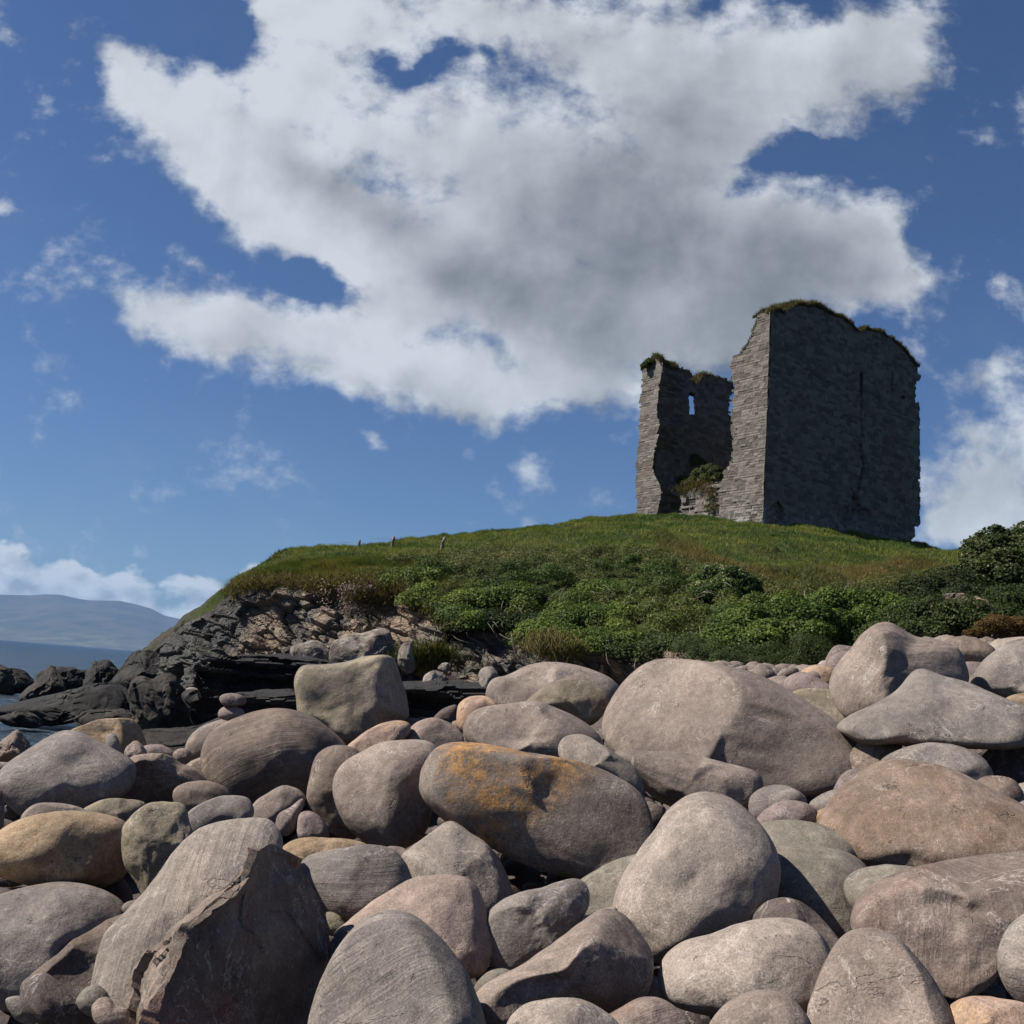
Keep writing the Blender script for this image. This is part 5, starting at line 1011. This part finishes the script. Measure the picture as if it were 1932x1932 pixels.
mc = np.array([on_castle(x, y, s) for x, y, s in [(540,1165,1.6),(480,1190,1.6),(590,1175,1.5),(520,1215,1.2),(440,1230,1.3),(600,1205,1.1),(400,1250,1.6),(470,1120,2.8),(440,1090,3.6),(350,1200,3.4),(380,1230,2.6)]])
clump_set('ivy', 'green ivy mound filling the breach of the castle wall', mc, np.array([.62,.55,.5,.5,.45,.4,.4,.55,.5,.5,.5]), 16000, .065, (0.045, 0.065, 0.016), (0.11, 0.13, 0.03), kind='thing', cat='ivy', keyseed=33)
q = np.array([on_castle(x, y, .35) for x, y in [(480,1255),(440,1300),(520,1270),(575,1290),(400,1290),(590,1330),(590,1400)]])
mc = q[RS.randint(0, len(q), 5000)] + RS.normal(size=(5000, 3)) * np.array([.35, .2, .16])
tag(blades(mc, RS.uniform(.1, .3, 5000), .03, hue(5000, (0.08, 0.085, 0.025), (0.16, 0.12, 0.05), .3), 'grass_tuft', .6, curl=np.array([-.3, -.3, -.6])), 'brown and green grass draped over the low broken castle wall', 'grass tuft')
ti = P(*toV('k', [(165, 475)])[0], 63.0); clump_set('ivy', 'small ivy cap on top of the leftmost castle wall stump', np.array([ti, ti + (.35, 0, -.1), ti + (-.3, 0, -.25)]), np.array([.38, .3, .3]), 4500, .075, (0.040, 0.065, 0.016), (0.09, 0.11, 0.03), kind='thing', cat='ivy', keyseed=35)

# ------------------------------------------------------------------ dark shore rocks and ledges
GD = 'dark rocks on the shore'
def shore(name, label, kind, reg, pts, dep, **kw):
    kw.setdefault('style', 'angular'); kw.setdefault('cuts', 14); kw.setdefault('rough', 2.4); kw.setdefault('lean', .5); kw.setdefault('thick', 1.0)
    return rock(name, label, 'rock', kind, reg, pts, dep=dep, pin=False, group=GD, **kw)
shore('shore_rock', 'low black rock standing in the sea at the left edge', 'wetgrey', 'z', [(-140,1120),(-60,1045),(0,1040),(60,1065),(160,1080),(215,1112),(270,1160),(300,1215),(250,1265),(150,1300),(0,1290),(-120,1280)], 58)
shore('shore_rock', 'black peaked rock right of the one at the left edge', 'wetgrey', 'z', [(205,1350),(230,1260),(300,1190),(330,1115),(395,1090),(440,1030),(490,1058),(540,1100),(620,1150),(670,1230),(640,1330),(500,1380),(340,1400)], 48)
shore('shore_rock', 'low jagged black rock between the peaked and the square one', 'wet', 'z', [(495,1110),(510,1062),(570,1065),(640,1063),(700,1075),(760,1082),(790,1180),(740,1270),(600,1270),(520,1210)], 47)
shore('shore_rock', 'square topped black rock block in front of the sea', 'wet', 'z', [(730,1230),(748,1085),(785,1045),(800,1004),(930,1000),(970,1048),(1022,1080),(1010,1140),(980,1220),(880,1270),(780,1270)], 45)
shore('shore_rock', 'big black wedge of rock rising to the foot of the cliff', 'wet', 'z', [(955,1200),(1000,1125),(1080,1038),(1130,968),(1180,928),(1270,913),(1380,930),(1560,960),(1600,1080),(1560,1200),(1400,1260),(1150,1270),(1010,1250)], 42.5)
shore('shore_rock', 'long black ramp of rock sloping down to the water, left', 'wet', 'z', [(-30,1445),(60,1400),(200,1362),(400,1300),(600,1240),(850,1208),(975,1200),(1055,1250),(1095,1310),(1110,1400),(1040,1480),(800,1530),(560,1560),(400,1580),(250,1545),(110,1500)], 37.5, lean=.9)
shore('shore_rock', 'tall stack of cracked black blocks left of the balanced stones', 'wetgrey', 'z', [(1138,1260),(1165,1185),(1240,1148),(1310,1165),(1430,1118),(1505,1130),(1555,1230),(1640,1330),(1700,1470),(1690,1600),(1500,1680),(1280,1650),(1190,1560),(1150,1400)], 31.5, lean=.35)
shore('shore_rock', 'low rounded dark blocks in front of the long black ramp', 'wetgrey', 'z', [(610,1510),(680,1465),(800,1412),(960,1418),(1090,1440),(1200,1480),(1220,1580),(1100,1640),(850,1630),(680,1590)], 34)
shore('shore_rock', 'small dark rock at the waterline, far left', 'wetgrey', 'z', [(-30,1500),(60,1465),(160,1440),(260,1450),(320,1500),(330,1570),(200,1590),(60,1570)], 35.5)
shore('shore_rock', 'dark broken rocks behind the balanced stones', 'wet', 'z', [(1520,1290),(1580,1235),(1700,1232),(1860,1228),(2050,1235),(2100,1400),(2050,1560),(1850,1600),(1700,1500),(1580,1380)], 30)
shore('shore_rock', 'flat kelp covered rock beneath the balanced stones, at the pool', 'wetgrey', 'z', [(1180,1640),(1300,1600),(1500,1590),(1700,1570),(1950,1480),(2050,1560),(1980,1700),(1750,1790),(1400,1800),(1220,1730)], 21, lean=1.6, thick=.6)
def ledge(label, pts_top, dep, hgt, depth_m, kind='wet'):
    """layered rock bench: long block with thin beds, from a traced top edge"""
    pts_top = np.array(pts_top, float); nS, nT_, nD = 220, 26, 10
    k = np.linspace(0, 1, len(pts_top)); s = np.linspace(0, 1, nS); top = P(np.interp(s, k, pts_top[:, 0]), np.interp(s, k, pts_top[:, 1]), np.full(nS, dep))
    rows = []
    for j in range(nD): q = top.copy(); q[:, 1] += depth_m * (1 - j / nD); q[:, 2] += .12 * (1 - j / nD); rows.append(q)
    for j in range(nT_ + 1): q = top.copy(); q[:, 2] -= hgt * j / nT_; q[:, 1] += -.1 + .35 * (j / nT_); rows.append(q)
    for j in range(1, 4): q = top.copy(); q[:, 2] -= hgt; q[:, 1] += .25 + depth_m * j / 3; rows.append(q)
    A = np.stack(rows, 0); p = A.reshape(-1, 3); nr_ = A.shape[0]; r_ = np.repeat(np.arange(nr_), nS)
    bed = _h(np.floor(p[:, 2] * 7 + .4 * vnoise(p * .8)), p[:, 0] * 0, p[:, 0] * 0, 4) - .5
    f1, f2, ci = worley(p * np.array([1.3, 1.3, 4]), 6)
    pushy = (bed * .35 + (ci - .5) * .25 + .15 * fbm(p * 1.2, 3, 6)); q = p.copy(); front = (r_ >= nD) & (r_ <= nD + nT_)
    q[:, 1] += np.where(front, pushy, 0); q[:, 2] += np.where(r_ < nD + 1, .07 * fbm(p * 2, 4, 2) + .05 * (ci - .5), 0)
    endt = np.minimum(np.arange(nS), nS - 1 - np.arange(nS)) / 14.0; endt = np.clip(endt, 0, 1)[None].repeat(nr_, 0).ravel()
    cz = q[:, 2].mean(); q[:, 2] = cz + (q[:, 2] - cz) * (.35 + .65 * endt ** .5)
    F = grid_faces(nr_, nS); i = np.arange(nr_ * nS).reshape(nr_, nS)
    F = np.vstack([F, np.stack([i[-1, :-1], i[-1, 1:], i[0, 1:], i[0, :-1]], 1)])
    caps = []
    V = np.vstack([q, q.reshape(nr_, nS, 3)[:, 0].mean(0)[None], q.reshape(nr_, nS, 3)[:, -1].mean(0)[None]]); c0, c1 = len(V) - 2, len(V) - 1
    T = np.array([[c0, i[(j + 1) % nr_, 0], i[j, 0]] for j in range(nr_)] + [[c1, i[j, -1], i[(j + 1) % nr_, -1]] for j in range(nr_)])
    cen = V.mean(0); o = mesh_np('rock_ledge', V - cen, [F, T], M[kind], smooth=False); o.location = cen
    return tag(o, label, 'ledge', 'black layered ledges below the cliff')
ledge('thick black rock ledge directly below the cliff, upper of two at left', [(372,1262),(405,1246),(440,1237),(520,1240),(600,1246),(660,1262),(720,1270)], 28.5, 1.15, 2.5)
ledge('lower black ledge with a pale lichen top edge beside the balanced stones', [(360,1322),(420,1316),(470,1313),(560,1311),(660,1313),(700,1318)], 24.5, .9, 3.0)
ledge('black layered ledge right of the square yellowish boulder', [(700,1302),(760,1298),(830,1297),(920,1298),(960,1302)], 22.5, .85, 2.5)
for lab, pts, d in [('white lichen covered rock block at the cliff foot behind the square boulder', [(612,1222),(625,1206),(660,1196),(690,1190),(722,1184),(738,1196),(740,1240),(690,1262),(640,1258),(615,1245)], 29.5),
                    ('low whitish rock lump at the left end of the lichen covered block', [(548,1232),(556,1216),(580,1208),(612,1212),(628,1232),(615,1255),(575,1258)], 29.8),
                    ('white rock stack immediately right of the square yellowish boulder', [(752,1225),(758,1212),(776,1213),(780,1235),(782,1262),(765,1272),(752,1255)], 27.5),
                    ('white boulder lying on the black right ledge', [(798,1284),(804,1270),(822,1264),(838,1272),(840,1290),(820,1296),(803,1294)], 24.5),
                    ('small white stone above the white boulder on the ledge', [(826,1262),(834,1252),(846,1250),(850,1262),(840,1272)], 26),
                    ('pale grey angular block at the cliff foot, behind the lobed boulder', [(902,1270),(910,1258),(930,1258),(940,1275),(936,1300),(918,1312),(906,1292)], 23.5)]:
    rock('pale_rock', lab, 'rock', 'whitelichen' if 'grey' not in lab else 'grey', 'V', pts, dep=d, pin=False, style='angular', cuts=10, group='pale rocks at the cliff foot')

# ------------------------------------------------------------------ sea, mountains, haze
m, t, b, o = base_mat('sea_water'); tc = t.add('ShaderNodeTexCoord'); v = tc.outputs['Object']
b.inputs['Base Color'].default_value = (0.009, 0.028, 0.05, 1); b.inputs['Roughness'].default_value = .28; b.inputs['IOR'].default_value = 1.33
sv = t.vmath('MULTIPLY', v, (1, 1.7, 1)); h = t.math('ADD', t.math('MULTIPLY', t.noise(sv, .55, 6, .62, .4), .55), t.math('MULTIPLY', t.noise(sv, 3.2, 5, .6, .3), .12)); h = t.math('ADD', h, t.math('MULTIPLY', t.noise(sv, .06, 4, .6), 2.2))
bp = t.add('ShaderNodeBump'); bp.inputs['Strength'].default_value = 1.0; bp.inputs['Distance'].default_value = 1.6; t.l.new(h, bp.inputs['Height']); t.l.new(bp.outputs[0], b.inputs['Normal'])
M['sea'] = m
sxs = np.array([-15500, -3000, -600, -150, -40, 40, 150, 600, 3000, 15500.]); sys_ = np.array([-500, -10, 40, 150, 600, 3000, 13450.])
X_, Y_ = np.meshgrid(sxs, sys_, indexing='ij'); i = np.arange(X_.size).reshape(X_.shape)
tag(mesh_np('sea', np.stack([X_.ravel(), Y_.ravel(), X_.ravel() * 0], 1), np.stack([i[:-1, :-1], i[1:, :-1], i[1:, 1:], i[:-1, 1:]], -1).reshape(-1, 4), M['sea']), 'rippled blue sea', kind='structure')
for k, (x, y, d) in enumerate([(16, 1283, 140), (32, 1285, 135)]):
    pb = P(x, 1284, 1.0); r_ = ray(x, float(1205 + 75)); dd_ = 3 / -r_[2] if r_[2] < 0 else 120; q = CAM + r_ * dd_
# mountains across the bay
mx = np.concatenate([np.linspace(-2600, -100, 60), np.arange(-96, 700, 4.0), np.linspace(704, 2600, 60)])
rv = np.interp(mx, [-2600,-1600,-900,-300,0,55,85,115,150,168,225,252,285,310,345,380,460,700,1200,2600], [1010,1060,1020,1108,1122,1123,1121,1122,1130,1132.5,1133.5,1139,1148,1161,1169,1168,1178,1205,1245,1360])
crest = P(mx, rv, np.full(len(mx), 12500.)); shr = P(mx, rv, np.full(len(mx), 9000.)); shr[:, 2] = 0
rows = []; NR = 70
for j in range(NR):
    s = j / (NR - 1); q = shr * (1 - s) + crest * s; q[:, 2] = crest[:, 2] * (s ** 1.5 * .75 + .25 * s) ; rows.append(q)
for s in (.1, .3, .6, 1): q = crest.copy(); q[:, 1] += 900 * s; q[:, 2] *= (1 - s); rows.append(q)
A = np.stack(rows, 0); p = A.reshape(-1, 3)
amp = np.clip(p[:, 2] / 250, 0, 1) * np.clip(np.repeat((NR - np.arange(A.shape[0])) / 20, len(mx)), 0, 1)
p[:, 2] += amp * (70 * fbm(p / 900, 5, 3)); p[:, 2] = np.where(np.repeat(np.arange(A.shape[0]), len(mx)) == 0, -5, p[:, 2])
m, t, b, o = base_mat('mountain_side'); tc = t.add('ShaderNodeTexCoord'); v = tc.outputs['Object']
zc = t.add('ShaderNodeSeparateXYZ'); t.l.new(v, zc.inputs[0])
c_ = t.mix(t.step(t.noise(v, .003, 6, .6), .4, .6), (0.030, 0.034, 0.024), (0.060, 0.050, 0.036))
fl = t.math('MULTIPLY', t.step(zc.outputs[2], 60, 190, 1, 0), t.step(t.noise(t.vmath('MULTIPLY', v, (1, .5, 1)), .006, 6, .7), .45, .6)); c_ = t.mix(fl, c_, (0.085, 0.09, 0.055))
t.l.new(c_, b.inputs['Base Color']); b.inputs['Roughness'].default_value = 1; M['mount'] = m
tag(mesh_np('mountains', p, grid_faces(A.shape[0], len(mx)), M['mount']), 'long hazy blue mountain ridge across the bay', kind='structure')
# the air of the bay
hz = bpy.data.materials.new('sea_air'); hz.use_nodes = True; t = NT(hz.node_tree); t.n.clear(); o = t.add('ShaderNodeOutputMaterial'); pv_ = t.add('ShaderNodeVolumePrincipled')
pv_.inputs['Color'].default_value = (0.24, 0.50, 0.90, 1); pv_.inputs['Density'].default_value = 4.4e-5; pv_.inputs['Anisotropy'].default_value = 0.0; t.l.new(pv_.outputs[0], o.inputs['Volume'])
x0, x1, y0, y1, z0, z1 = -16000, 16000, -600, 13600, -8, 760
V = np.array([(x, y, z) for x in (x0, x1) for y in (y0, y1) for z in (z0, z1)], float)
F = np.array([(0, 1, 3, 2), (4, 6, 7, 5), (0, 4, 5, 1), (2, 3, 7, 6), (0, 2, 6, 4), (1, 5, 7, 3)])
tag(mesh_np('haze', V, F, hz, smooth=False), 'thin blue sea haze over the bay', kind='stuff')
